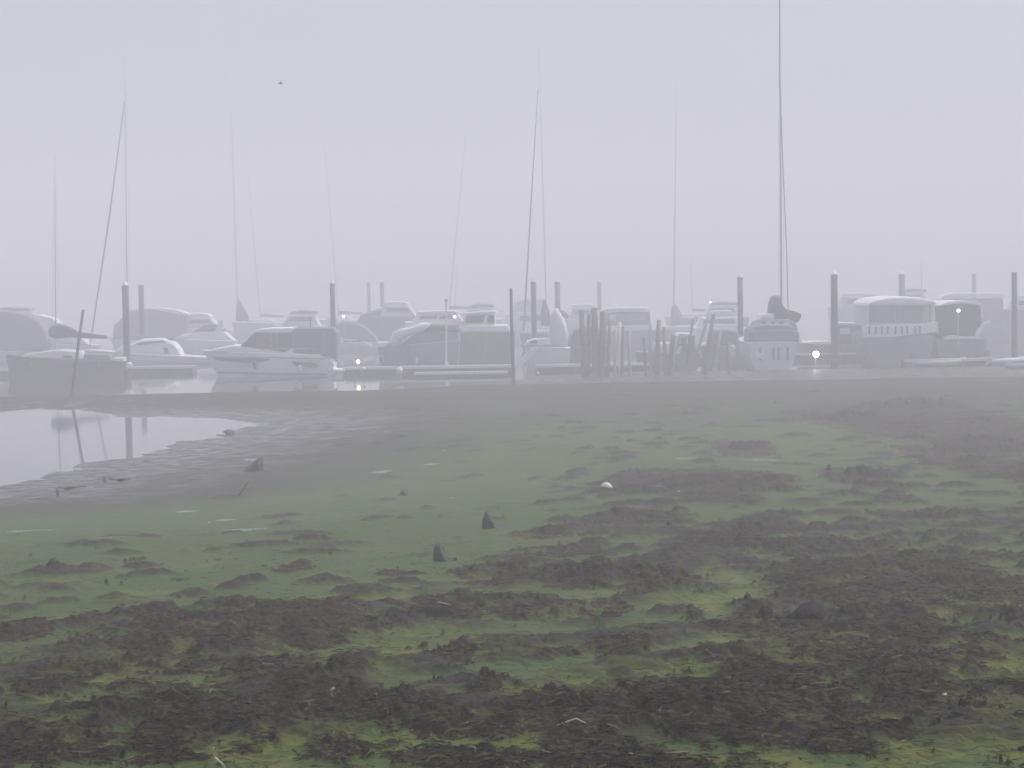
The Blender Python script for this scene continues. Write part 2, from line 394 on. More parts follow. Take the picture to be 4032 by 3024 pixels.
# ---------------------------------------------------------------- boats, traced at their own distance and built in the round
def px_base(px, D):                # x of the point straight below pixel column px on the water
    py = 1512.0
    for _ in range(3):
        z = W(px, py, D)[2]; py += z * F / (D * KD)
    return W(px, py, D)
class Craft:
    def __init__(s, name, label, cat, px0, D, group=None, rz=0.0):
        s.D = D; s.o = px_base(px0, D); s.o[2] = 0
        s.root = thing(name, label, cat, tuple(s.o), group, 0)
    def p(s, px, py, v=0.0):
        q = W(px, py, s.D + v / KD); return (q[0] - s.o[0], q[2])
    def slab(s, name, pts, v0, v1, m, r=0.08, parent=None, smooth=False):
        P = [s.p(a, b, v0) for a, b in pts]
        cx = sum(a for a, b in P) / len(P); cz = sum(b for a, b in P) / len(P)
        w = max(abs(a - cx) for a, b in P); h = max(abs(b - cz) for a, b in P)
        rr = min(r, (v1 - v0) * .45, w * .6, h * .6)
        rings = []
        for v, k in ((v0, 1), (v0 + .3*rr, .35), (v0 + rr, 0), (v1 - rr, 0), (v1 - .3*rr, .35), (v1, 1)):
            fx = 1 - k * rr / max(w, .02); fz = 1 - k * rr / max(h, .02)
            rings.append([(cx + (a-cx)*fx, v, cz + (b-cz)*fz) for a, b in P])
        return MB().loft(rings).build(name, m, parent or s.root, smooth)
    def pane(s, name, pts, v, m='glass', parent=None, t=.03):
        return s.slab(name, pts, v - t, v + t, m, .004, parent)
    def hull(s, stations, m, name='hull', axis='u', parent=None, draft=.35):
        rings = []
        for st, hb, zs in stations:
            r = [(0, -draft), (hb*.55, -draft*.8), (hb*.84, 0.0), (hb*.95, zs*.45), (hb, zs), (hb*.9, zs + .03), (0, zs + .07),
                 (-hb*.9, zs + .03), (-hb, zs), (-hb*.95, zs*.45), (-hb*.84, 0.0), (-hb*.55, -draft*.8)]
            rings.append([(st + (0), a, b) if axis == 'u' else (a, st, b) for a, b in r])
        return MB().loft(rings).build(name, m, parent or s.root, False)
    def side_hull(s, pxa, pxb, sheer, beam, m, bow='left', rake=.10, n=11):
        """pxa..pxb outline at the gunwale; sheer = [(px, py)]; the stem rakes in towards the water"""
        a = s.p(pxa, 1400)[0]; b = s.p(pxb, 1400)[0]; sx = sorted([(s.p(x, y, -beam/2)) for x, y in sheer]); L = b - a
        rings = []
        for i in range(n):
            t = i / (n - 1); tb = t if bow == 'left' else 1 - t              # tb = 0 at the bow
            hb = beam / 2 * (min(1, (max(tb, .004) / .45)) ** .62) * (1 - .14 * max(0, (tb - .6) / .4))
            u = a + t * L; zs = float(np.interp(u, [q[0] for q in sx], [q[1] for q in sx]))
            off = rake * L * (1 - tb) ** 3 * (1 if bow == 'left' else -1); so_ = -.03 * L * tb ** 6 * (1 if bow == 'left' else -1)
            r = []
            for hw, z, k in ((0, -.35, 1.2), (.55, -.26, 1.1), (.84, 0, 1), (.93, zs*.4, .6), (.985, zs*.8, .2), (1, zs, 0), (.88, zs + .04, 0), (0, zs + .08, 0)):
                r.append((u + (off + so_) * k, hw * hb, z))
            r2_ = [(x, -y, z) for x, y, z in r[1:-1]][::-1]
            rings.append(r + r2_)
        return MB().loft(rings).build('hull', m, s.root)
    def end_hull(s, pxa, pxb, py_sheer, length, m, near='stern', n=9):
        a = s.p(pxa, py_sheer, -length/2); b = s.p(pxb, py_sheer, -length/2); cx = (a[0]+b[0])/2; hb0 = (b[0]-a[0])/2; zs = a[1]
        rings = []
        for i in range(n):
            t = i / (n - 1); tb = 1 - t if near == 'stern' else t
            hb = hb0 * (min(1, (max(tb, .01) / .4)) ** .6) * (1 - .10 * max(0, (tb - .6) / .4)); v = -length/2 + t * length
            z = zs * (1 + .22 * (1 - tb) ** 2)
            r = [(0, -.35), (.38, -.28), (.66, 0), (.82, z*.22), (.94, z*.55), (1, z), (.88, z + .03), (0, z + .07), (-.88, z + .03), (-1, z), (-.94, z*.55), (-.82, z*.22), (-.66, 0), (-.38, -.28)]
            rings.append([(cx + k * hb, v, q) for k, q in r])
        return MB().loft(rings[::-1]).build('hull', m, s.root)
    def mast(s, top, base, r=.085, v=0.0, name='mast', m='alu'):
        a = s.p(*base, v); b = s.p(*top, v)
        return MB().tube([(a[0], v, a[1]), (b[0], v, b[1])], [r*.85, r*.6], 10).build(name, m, s.root, True)
    def line(s, name, pts, r, v=0.0, m='rail', parent=None, n=6):
        P = [(s.p(x, y, v)[0], v, s.p(x, y, v)[1]) for x, y in pts]
        return MB().tube(P, r, n).build(name, m, parent or s.root)
    def rig(s, top, foot, beam=1.2, spread=.55):
        """mast head, shrouds and crosstrees on a mast from foot to top"""
        a = s.p(*foot); b = s.p(*top); h = b[1] - a[1]; x = lambda t: a[0] + (b[0]-a[0]) * t
        mb = MB()
        for t in (spread, ):
            mb.tube([(x(t), -.75, a[1]+h*t), (x(t), .75, a[1]+h*t)], .025, 6)
        mb.build('crosstree', 'alu', s.root)
        mb = MB()
        for sg in (-1, 1):
            mb.tube([(a[0], sg*beam, a[1]-.2), (x(spread), sg*.75, a[1]+h*spread), (x(.97), 0, a[1]+h*.97)], .009, 4)
        mb.build('shroud', 'rail', s.root)
    def rail(s, pts, v, h=.5, name='guard_rail', every=1):
        P = [(s.p(x, y, v)[0], v, s.p(x, y, v)[1]) for x, y in pts]; mb = MB(); mb.tube(P, .018, 6)
        for q in P[::every]: mb.tube([q, (q[0], q[1], q[2]-h)], .014, 5)
        return mb.build(name, 'rail', s.root)
    def fender(s, px, py, v, r=.12, L=.5, m='fender'):
        a = s.p(px, py, v); mb = MB()
        mb.tube([(a[0], v, a[1]+L*.5), (a[0], v, a[1]+L*.42), (a[0], v, a[1]+L*.25), (a[0], v, a[1]-L*.25), (a[0], v, a[1]-L*.42), (a[0], v, a[1]-L*.5)], [.03, r*.7, r, r, r*.7, .03], 10)
        o = mb.build('fender', m, s.root, True); MB().tube([(a[0], v, a[1]+L*.5), (a[0], v+.1, a[1]+L*.5+.35)], .012, 5).build('rope', 'rope', o)
        return o

MT['weedband'] = mat('weed_covered_steel', (0.03, 0.035, 0.028), 0.9, var=0.5, scale=9, bump=0.6)
def stanchions(c, pxa, pxb, py, v, n, h=.55):
    xs = [pxa + (pxb-pxa)*k/(n-1) for k in range(n)]
    c.rail([(x, py) for x in xs], v, h)
# --- nearest row, moored along the channel -------------------------------------------------
b = Craft('sailing_boat', 'dark-hulled sloop with white coachroof and grey sail cover behind the leaning pole', 'sailing boat', 255, 121, 'sailing boats')
b.side_hull(24, 492, [(24,1401),(120,1409),(300,1419),(492,1424)], 2.5, 'dark', 'left', .03)
c = b.slab('coachroof', [(85,1406),(108,1392),(170,1383),(240,1377),(312,1384),(321,1419),(160,1412)], -.85, .85, 'white', .12)
b.pane('porthole', [(250,1400),(284,1400),(284,1410),(250,1410)], -.87, parent=c)
b.slab('cockpit_dodger', [(330,1394),(430,1396),(440,1420),(326,1420)], -.95, .95, 'canvasgrey', .1)
b.slab('afterdeck_locker', [(430,1418),(450,1408),(486,1406),(488,1424),(430,1422)], -.7, .7, 'white', .1)
b.mast((216,620),(220,1392), .055); b.rig((216,620),(220,1392))
b.slab('sail_bag', [(186,1302),(200,1284),(226,1275),(262,1283),(300,1302),(300,1330),(214,1334),(192,1326)], -.25, .25, 'canvas', .2, smooth=True)
b.slab('boom_cover', [(300,1306),(420,1322),(424,1334),(300,1332)], -.14, .14, 'canvas', .1, smooth=True)
b.line('pulpit', [(26,1398),(36,1372),(90,1380),(150,1388)], .02, -.3)
b.fender(508, 1440, -1.15, .24, .5)
for x in (120, 390): b.fender(x, 1446, -1.3, .11, .5, 'darkfender')

b = Craft('motor_boat', 'white cabin cruiser with grey canvas over its cockpit and long dark hull windows', 'motor boat', 1077, 119, 'motor boats')
h = b.side_hull(800, 1322, [(800,1384),(870,1388),(1000,1391),(1150,1396),(1265,1402),(1322,1440)], 2.9, 'white', 'left', .11, 15)
b.pane('hull_window', [(836,1408),(900,1408),(1062,1412),(1060,1418),(1000,1428),(930,1426),(852,1418)], -1.44, parent=h, t=.05)
b.pane('hull_window', [(1150,1424),(1240,1430),(1256,1442),(1250,1447),(1162,1440)], -1.40, parent=h, t=.05)
b.slab('foredeck', [(812,1386),(842,1374),(920,1357),(960,1362),(1025,1372),(1035,1392),(830,1392)], -.95, .95, 'white', .2)
b.slab('side_deck', [(1020,1390),(1022,1384),(1120,1388),(1150,1372),(1158,1392),(1264,1398),(1268,1404),(1020,1398)], -1.2, 1.2, 'white', .1)
w_ = b.slab('wheelhouse', [(946,1362),(1000,1312),(1150,1306),(1160,1386),(1120,1386),(1020,1372)], -1.0, 1.0, 'glass', .12)
b.slab('window_pillar', [(1060,1310),(1068,1309),(1074,1380),(1064,1380)], -1.03, -.98, 'grey', .01, w_)
b.slab('roof', [(994,1310),(1020,1296),(1060,1291),(1155,1289),(1155,1312),(1060,1314)], -1.08, 1.08, 'white', .1)
cv = b.slab('canopy', [(1148,1298),(1170,1290),(1310,1290),(1328,1312),(1330,1400),(1300,1404),(1150,1388)], -1.12, 1.12, 'canvasgrey', .14)
b.slab('canopy_window', [(1268,1312),(1286,1310),(1284,1388),(1262,1390)], -1.14, -1.10, 'paleglass', .01, cv)
b.slab('stern_quarter', [(1262,1400),(1282,1408),(1316,1452),(1322,1462),(1250,1462)], -1.15, 1.15, 'white', .15)
b.slab('swim_platform', [(1300,1454),(1355,1454),(1356,1462),(1300,1464)], -1.1, 1.1, 'white', .04)
b.slab('rubbing_strake', [(820,1402),(1000,1404),(1280,1412),(1280,1415),(1000,1407),(822,1405)], -1.47, -1.40, 'grey', .01, h)
b.line('anchor_roller', [(796,1384),(845,1382)], .05, 0, 'white')
b.line('aerial', [(1223,1290),(1221,1250)], .035, .3, 'canvas')
b.rail([(812,1372),(850,1366),(920,1350),(960,1352)], -.9, .25)
stanchions(b, 1040, 1240, 1372, -1.3, 6, .25)
b.slab('boot_stripe', [(850,1464),(1290,1472),(1290,1477),(860,1470)], -1.40, -1.30, 'navy', .01, h)
b.slab('wiper_panel', [(1084,1310),(1090,1310),(1098,1382),(1092,1382)], -1.03, -.98, 'grey', .01, w_)
b.fender(1005, 1438, -1.52, .15, .5, 'darkfender'); b.fender(1180, 1452, -1.5, .13, .5)

b = Craft('covered_boat', 'long grey boat under a pale sweeping tarpaulin with a dark top panel', 'motor boat', 1650, 126, 'motor boats')
b.side_hull(1488, 1812, [(1488,1372),(1560,1365),(1700,1352),(1812,1340)], 2.8, 'grey', 'left', .05)
b.slab('tarpaulin', [(1512,1366),(1530,1352),(1546,1308),(1572,1296),(1612,1290),(1640,1276),(1668,1270),(1700,1276),(1676,1300),(1655,1308),(1610,1324),(1580,1336),(1568,1356),(1530,1370)], -1.05, 1.05, 'tarp', .35, smooth=True)
b.slab('dark_cover', [(1652,1306),(1662,1284),(1690,1278),(1800,1280),(1812,1304),(1806,1308),(1740,1304)], -.95, .95, 'canvas', .2)
b.slab('side_screen', [(1588,1348),(1620,1322),(1660,1308),(1806,1306),(1812,1350),(1700,1362),(1590,1370)], -1.0, 1.0, 'canvasgrey', .15)
b.fender(1502, 1412, -1.3, .15, .45, 'darkfender'); b.fender(1640, 1420, -1.4, .11, .5)

b = Craft('motor_boat', 'grey-hulled motor yacht with small white cabin right of the white lamp post', 'motor boat', 1905, 131, 'motor boats')
b.side_hull(1776, 2030, [(1776,1306),(1900,1308),(2030,1310)], 3.0, 'canvasgrey', 'left', .02)
b.slab('deckhouse', [(1782,1300),(1800,1290),(1850,1279),(2000,1279),(2014,1310),(1786,1310)], -1.2, 1.2, 'white', .15)
w_ = b.slab('cabin', [(1816,1282),(1832,1238),(1948,1232),(1952,1282)], -.95, .95, 'white', .1)
b.pane('cabin_window', [(1828,1272),(1838,1244),(1908,1241),(1904,1272)], -.97, parent=w_)
b.pane('cabin_window', [(1916,1272),(1922,1241),(1946,1241),(1946,1274)], -.97, parent=w_)
b.slab('roof', [(1812,1242),(1838,1231),(1895,1225),(1952,1224),(1958,1234),(1900,1237)], -1.05, 1.05, 'white', .06)
b.rail([(1780,1290),(1800,1278),(1840,1270)], -1.1, .3)

b = Craft('tented_boat', 'small white boat with a tall pointed pale tarpaulin tent amidships', 'motor boat', 2150, 123, 'motor boats')
b.side_hull(2062, 2246, [(2062,1362),(2150,1368),(2246,1372)], 2.0, 'cream', 'left', .06)
b.slab('tarpaulin_tent', [(2150,1376),(2160,1300),(2172,1240),(2186,1214),(2196,1214),(2226,1262),(2240,1320),(2236,1374)], -.8, .8, 'tarp', .5, smooth=True)
c = b.slab('cabin', [(2068,1362),(2074,1344),(2104,1333),(2168,1332),(2170,1360)], -.75, .75, 'white', .1)
b.pane('cabin_window', [(2084,1352),(2092,1343),(2114,1341),(2114,1351)], -.77, parent=c)

b = Craft('sailing_boat', 'sloop seen from its stern with dark stacked sail cover and row of pale fenders', 'sailing boat', 3045, 120, 'sailing boats')
h = b.end_hull(2936, 3150, 1352, 8.5, 'cream', 'stern')
for i, x in enumerate((2990, 3042, 3062, 3098)):
    b.slab('stern_slot', [(x,1368),(x+8,1368),(x+8,1418),(x,1418)], -4.30, -4.22, 'canvasgrey', .01, h)
b.slab('transom_locker', [(2975,1392),(3010,1392),(3010,1412),(2975,1412)], -4.4, -4.2, 'white', .03, h)
b.slab('cockpit_tent', [(2944,1352),(2948,1300),(2966,1286),(3010,1278),(3110,1278),(3140,1290),(3150,1320),(3148,1352)], -3.6, -1.0, 'canvasgrey', .2)
s_ = b.slab('spray_hood', [(2962,1292),(2976,1268),(3000,1258),(3110,1258),(3136,1272),(3144,1294)], -1.4, .8, 'canvasgrey', .2)
for a, c in ((2968,2998),(3012,3038),(3044,3068),(3080,3108)):
    b.slab('hood_window', [(a,1288),(a+3,1270),(c,1268),(c,1287)], -1.45, -1.38, 'tarp', .01, s_)
b.slab('coachroof', [(2996,1260),(3002,1240),(3018,1235),(3052,1235),(3052,1260)], -.6, 2.4, 'white', .12)
b.slab('sail_cover', [(3036,1280),(3040,1200),(3052,1168),(3072,1164),(3082,1200),(3096,1216),(3150,1232),(3160,1242),(3146,1268),(3080,1282)], -.6, 2.0, 'canvas', .3, smooth=True)
b.mast((3069,-420),(3076,1200), .085); b.rig((3069,-420),(3076,1200), 1.4, .5)
b.line('backstay', [(3104,1260),(3098,1010),(3070,330),(3069,-380)], .035, -.6, 'canvasgrey')
b.rail([(2940,1310),(2960,1298),(2975,1296)], -3.9, .6); b.rail([(3130,1300),(3150,1308),(3152,1335)], -3.9, .6, every=1)
b.line('push_pit', [(2946,1350),(2948,1306),(3060,1300),(3150,1306),(3152,1345)], .02, -4.0)

b = Craft('house_cruiser', 'boxy white cruiser with domed roof, wide front windows and a slatted white bulwark', 'motor boat', 3548, 124, 'motor boats')
b.end_hull(3398, 3694, 1332, 9.0, 'grey', 'stern')  # shade below the bulwark is put into the grey hull colour
bw = b.slab('bulwark', [(3396,1283),(3520,1279),(3640,1277),(3690,1266),(3697,1306),(3600,1318),(3500,1328),(3402,1328)], -4.55, -4.25, 'white', .03)
for x in (3420, 3446, 3470, 3493, 3524, 3548, 3570, 3600, 3619):
    b.slab('slat_gap', [(x,1285),(x+6,1285),(x+6,1316),(x,1318)], -4.60, -4.50, 'canvasgrey', .01, bw)
c = b.slab('wheelhouse', [(3422,1284),(3424,1204),(3680,1202),(3684,1280)], -3.3, 2.5, 'cream', .1)
b.pane('windscreen', [(3429,1270),(3430,1212),(3522,1211),(3522,1271)], -3.34, 'paleglass', c)
b.pane('windscreen', [(3530,1271),(3530,1211),(3634,1210),(3634,1271)], -3.34, 'paleglass', c)
b.pane('side_light', [(3642,1268),(3642,1211),(3660,1211),(3660,1266)], -3.34, 'tarp', c)
b.slab('roof', [(3420,1205),(3424,1194),(3450,1179),(3500,1170),(3560,1167),(3620,1171),(3672,1184),(3690,1197),(3682,1203)], -3.9, 2.9, 'white', .25)
for x in (3424, 3660): b.slab('roof_strut', [(x,1200),(x+5,1200),(x+5,1285),(x,1285)], -3.9, -3.8, 'grey', .01)

b = Craft('motor_boat', 'dark canvas-enclosed cruiser with a white arched roof edge and a lit lamp inside', 'motor boat', 3785, 126, 'motor boats')
b.end_hull(3672, 3898, 1340, 8.0, 'grey', 'stern')
b.slab('canopy', [(3704,1325),(3703,1222),(3722,1202),(3780,1194),(3850,1198),(3868,1218),(3868,1286),(3838,1325)], -3.4, 1.5, 'canvas', .25)
b.slab('roof', [(3698,1204),(3724,1190),(3780,1184),(3840,1186),(3868,1196),(3870,1206),(3840,1198),(3780,1194),(3724,1201)], -3.5, 1.8, 'white', .04)
b.slab('side_coaming', [(3838,1330),(3846,1300),(3866,1278),(3896,1262),(3898,1272),(3872,1292),(3858,1314),(3850,1334)], -3.5, -3.2, 'white', .04)
b.slab('coaming', [(3716,1326),(3740,1320),(3836,1326),(3840,1336),(3790,1342),(3720,1336)], -3.7, -3.3, 'white', .04)
b.slab('roof_pillar', [(3862,1212),(3868,1212),(3870,1252),(3863,1252)], -3.45, -3.35, 'white', .02)

b = Craft('motor_boat', 'low grey cabin boat with a thin white deck edge behind the bright floodlight', 'motor boat', 3270, 131, 'motor boats')
b.side_hull(3140, 3420, [(3140,1352),(3280,1356),(3420,1360)], 2.6, 'grey', 'right', .06)
b.slab('deck', [(3160,1354),(3175,1345),(3250,1343),(3300,1350),(3300,1358)], -1.0, 1.0, 'white', .08)
c = b.slab('cabin', [(3290,1356),(3296,1292),(3310,1276),(3392,1278),(3404,1356)], -.9, .9, 'canvasgrey', .15)
b.pane('cabin_window', [(3306,1316),(3308,1292),(3346,1291),(3346,1316)], -.92, 'tarp', c)
b.slab('roof', [(3294,1282),(3308,1270),(3394,1272),(3400,1282)], -1.0, 1.0, 'tarp', .06)
b = Craft('motor_boat', 'low pale boat with a rounded hood between the timber posts and stern-on sloop', 'motor boat', 2850, 128, 'motor boats')
b.side_hull(2755, 2950, [(2755,1362),(2850,1366),(2950,1370)], 2.3, 'grey', 'left', .06)
b.slab('hood', [(2790,1366),(2796,1320),(2812,1300),(2850,1294),(2900,1300),(2920,1330),(2926,1368)], -.9, .9, 'canvasgrey', .25)
b.slab('deck', [(2762,1364),(2772,1352),(2796,1346),(2796,1366)], -.8, .8, 'white', .06)
b = Craft('motor_boat', 'low boat with white rails and a pale windscreen in the middle of the timber posts', 'motor boat', 2600, 126, 'motor boats')
b.side_hull(2500, 2700, [(2500,1388),(2600,1390),(2700,1392)], 2.3, 'grey', 'left', .06)
b.slab('windscreen', [(2560,1388),(2580,1352),(2640,1350),(2648,1390)], -.9, .9, 'tarp', .1)
b.rail([(2502,1370),(2530,1358),(2560,1354)], -.9, .4)
b = Craft('motor_boat', 'grey covered launch behind the leftmost thick timber posts', 'motor boat', 2290, 128, 'motor boats')
b.side_hull(2200, 2400, [(2200,1362),(2300,1366),(2400,1368)], 2.4, 'canvasgrey', 'left', .06)
b.slab('cover', [(2240,1366),(2262,1300),(2300,1282),(2350,1284),(2380,1310),(2392,1368)], -.95, .95, 'canvasgrey', .3)
# --- second row -----------------------------------------------------------------------------
b = Craft('sailing_boat', 'white sloop with rolled foresail and rounded cabin behind the leftmost capped pile', 'sailing boat', 570, 141, 'sailing boats')
b.side_hull(338, 850, [(338,1380),(500,1392),(700,1402),(850,1410)], 2.8, 'cream', 'left', .06)
c = b.slab('coachroof', [(440,1392),(470,1368),(520,1352),(560,1334),(640,1331),(684,1350),(706,1378),(716,1404)], -1.0, 1.0, 'white', .3)
b.pane('cabin_window', [(534,1354),(560,1346),(640,1341),(656,1347),(600,1352),(545,1358)], -1.01, parent=c, t=.05)
b.pane('porthole', [(644,1372),(660,1370),(664,1392),(648,1394)], -1.01, parent=c, t=.05)
b.mast((492,180),(502,1370), .06); b.rig((492,180),(502,1370), 1.3)
b.line('rolled_foresail', [(352,1376),(362,1310),(430,860),(490,400)], [.03,.06,.065,.03], 0, 'canvasgrey')
b.slab('boom_cover', [(505,1318),(560,1322),(690,1330),(690,1340),(505,1338)], -.15, .15, 'canvasgrey', .1)

b = Craft('motor_boat', 'cruiser with a big dark domed canopy cut by the left edge of the frame', 'motor boat', 40, 152, 'motor boats')
b.side_hull(-220, 150, [(-220,1375),(0,1384),(150,1388)], 3.0, 'cream', 'right', .06)
b.slab('canopy', [(-180,1384),(-170,1270),(-100,1232),(-20,1222),(50,1226),(110,1240),(150,1262),(185,1310),(196,1352),(165,1386)], -1.2, 1.2, 'canvasgrey', .35)
b.slab('foredeck', [(-40,1384),(0,1376),(70,1378),(140,1386)], -1.0, 1.0, 'white', .1)

b = Craft('motor_boat', 'pale cruiser roof and foredeck showing behind the dark sloop', 'motor boat', 200, 167, 'motor boats')
b.side_hull(60, 400, [(60,1352),(230,1356),(400,1362)], 3.0, 'cream', 'right', .06)
b.slab('cabin', [(90,1350),(104,1262),(180,1262),(226,1288),(330,1340),(345,1356)], -1.1, 1.1, 'cream', .2)
b.slab('roof', [(98,1252),(104,1244),(150,1240),(205,1252),(226,1272),(224,1284),(160,1262)], -1.2, 1.2, 'white', .1)

b = Craft('motor_boat', 'flybridge cruiser in a dark cover with a white roof edge behind the two left piles', 'motor boat', 600, 181, 'motor boats')
b.side_hull(430, 790, [(430,1330),(600,1334),(790,1340)], 3.2, 'cream', 'left', .06)
b.slab('cover', [(440,1334),(448,1278),(480,1250),(496,1222),(560,1215),(620,1216),(700,1232),(740,1250),(736,1290),(690,1334)], -1.2, 1.2, 'canvasgrey', .3)
b.slab('roof', [(590,1214),(630,1212),(700,1222),(742,1238),(740,1246),(690,1236),(630,1224)], -1.3, 1.3, 'white', .06)

b = Craft('sailing_boat', 'hazy ketch behind the white cruiser with a dark sail bundled at its mast foot', 'sailing boat', 950, 197, 'sailing boats')
b.side_hull(800, 1150, [(800,1316),(950,1322),(1150,1328)], 2.9, 'cream', 'left', .06)
b.slab('coachroof', [(850,1322),(880,1300),(1000,1296),(1040,1324)], -.9, .9, 'white', .15)
b.mast((905,262),(938,1300), .075); b.rig((905,262),(938,1300))
b.slab('furled_sail', [(926,1290),(930,1200),(940,1178),(952,1200),(976,1240),(982,1286)], -.3, .3, 'canvas', .2, smooth=True)

b = Craft('motor_boat', 'low white boat with a rounded grey cover beside the pile with the small bright lamp', 'motor boat', 1400, 160, 'motor boats')
b.side_hull(1290, 1560, [(1290,1352),(1400,1350),(1560,1350)], 2.7, 'cream', 'right', .06)
b.slab('cover', [(1300,1350),(1318,1280),(1350,1262),(1400,1270),(1440,1290),(1480,1330),(1490,1352)], -1.0, 1.0, 'canvasgrey', .3)
b.slab('stern_box', [(1334,1352),(1334,1330),(1350,1328),(1352,1352)], -1.35, -1.0, 'white', .03)
b.slab('gunwale', [(1354,1342),(1354,1334),(1408,1339),(1408,1343)], -1.36, -1.2, 'white', .02)
b.slab('bow_fender', [(1422,1344),(1440,1346),(1462,1360),(1468,1368),(1440,1370),(1424,1360)], -1.6, -1.3, 'fender', .1)
b.slab('cabin_top', [(1296,1275),(1300,1256),(1334,1254),(1338,1270)], -.5, .5, 'white', .05)

b = Craft('motor_boat', 'cruiser under a high grey domed cover topped by a thin white strip', 'motor boat', 1490, 174, 'motor boats')
b.side_hull(1370, 1640, [(1370,1335),(1500,1336),(1640,1338)], 3.0, 'grey', 'right', .06)
b.slab('cover', [(1392,1338),(1398,1270),(1420,1240),(1460,1224),(1530,1222),(1560,1236),(1592,1268),(1600,1338)], -1.2, 1.2, 'canvasgrey', .35)
b.slab('roof', [(1478,1222),(1484,1212),(1546,1214),(1600,1232),(1590,1240),(1540,1226)], -1.25, 1.25, 'white', .06)

b = Craft('sailing_boat', 'dark sloop with a black rolled foresail slanting up to its tall mast', 'sailing boat', 2150, 156, 'sailing boats')
b.side_hull(2048, 2330, [(2048,1316),(2180,1318),(2330,1322)], 2.8, 'dark', 'left', .04)
b.slab('coachroof', [(2085,1318),(2100,1302),(2200,1298),(2240,1320)], -.9, .9, 'cream', .15)
b.mast((2122,150),(2153,1300), .07); b.rig((2122,150),(2153,1300))
b.line('rolled_foresail', [(2060,1306),(2064,1270),(2090,820),(2118,350)], [.05,.085,.06,.03], 0, 'canvas')
b.slab('sail_cover', [(2130,1282),(2128,1236),(2140,1182),(2148,1180),(2162,1220),(2172,1262),(2166,1284)], -.3, .3, 'canvas', .15, smooth=True)
b.slab('boom_cover', [(2192,1216),(2200,1214),(2234,1234),(2242,1244),(2234,1258),(2214,1246)], -.2, .2, 'canvas', .1, smooth=True)

b = Craft('motor_boat', 'tall white cruiser with stacked decks behind two piles left of the tented boat', 'motor boat', 2060, 186, 'motor boats')
b.side_hull(1968, 2200, [(1968,1300),(2080,1300),(2200,1302)], 3.2, 'white', 'left', .05)
c = b.slab('cabin', [(1982,1302),(1990,1240),(2010,1228),(2150,1226),(2156,1302)], -1.2, 1.2, 'white', .12)
b.pane('cabin_window', [(2042,1262),(2046,1244),(2090,1242),(2092,1262)], -1.22, parent=c); b.pane('cabin_window', [(2108,1262),(2108,1242),(2140,1242),(2140,1262)], -1.22, parent=c)
b.slab('upper_deck', [(2012,1230),(2024,1202),(2070,1184),(2140,1180),(2146,1230)], -1.0, 1.0, 'tarp', .15)
b.slab('roof', [(2016,1200),(2040,1182),(2090,1172),(2150,1172),(2150,1182),(2070,1186)], -1.1, 1.1, 'white', .06)

b = Craft('motor_boat', 'cabin boat with a white roof and low white gunwale behind the old timber posts', 'motor boat', 2465, 163, 'motor boats')
b.side_hull(2362, 2578, [(2362,1300),(2460,1302),(2578,1302)], 2.9, 'grey', 'left', .03)
b.slab('gunwale', [(2378,1296),(2384,1284),(2480,1280),(2566,1280),(2568,1302),(2380,1306)], -1.5, -1.2, 'white', .05)
c = b.slab('cabin', [(2384,1290),(2388,1232),(2560,1228),(2562,1288)], -1.1, 1.1, 'canvasgrey', .1)
b.pane('cabin_window', [(2400,1262),(2402,1238),(2424,1238),(2424,1262)], -1.12, 'tarp', c); b.pane('cabin_window', [(2440,1264),(2440,1238),(2540,1236),(2540,1262)], -1.12, 'paleglass', c)
b.slab('roof', [(2362,1226),(2384,1214),(2440,1210),(2548,1210),(2560,1220),(2500,1228),(2430,1230)], -1.25, 1.25, 'white', .08)
b.slab('radar_dome', [(2400,1214),(2404,1200),(2418,1194),(2432,1202),(2436,1214)], -.3, .3, 'white', .15)

b = Craft('sailing_boat', 'hazy sloop with a broad pale mast rising behind the old timber posts', 'sailing boat', 2660, 186, 'sailing boats')
b.side_hull(2560, 2850, [(2560,1300),(2700,1302),(2850,1304)], 2.8, 'grey', 'left', .05)
b.mast((2664,310),(2652,1300), .10); b.rig((2664,310),(2652,1300), 1.2)
b.slab('coachroof', [(2610,1302),(2630,1284),(2740,1282),(2770,1304)], -.9, .9, 'cream', .15)
b.slab('sail_cover', [(2640,1284),(2644,1210),(2662,1200),(2676,1222),(2690,1252),(2780,1262),(2780,1276),(2690,1280)], -.25, .25, 'canvasgrey', .15, smooth=True)

b = Craft('motor_boat', 'long white hard-top cruiser behind the canvas-enclosed boat at right', 'motor boat', 3850, 181, 'motor boats')
b.side_hull(3690, 4010, [(3690,1290),(3850,1290),(4010,1288)], 3.2, 'grey', 'left', .05)
b.slab('cabin', [(3720,1290),(3728,1176),(3950,1174),(3956,1290)], -1.2, 1.2, 'canvasgrey', .1)
b.slab('roof', [(3706,1172),(3722,1160),(3760,1153),(3930,1153),(3962,1166),(3964,1173),(3860,1168),(3730,1177)], -1.35, 1.35, 'white', .08)

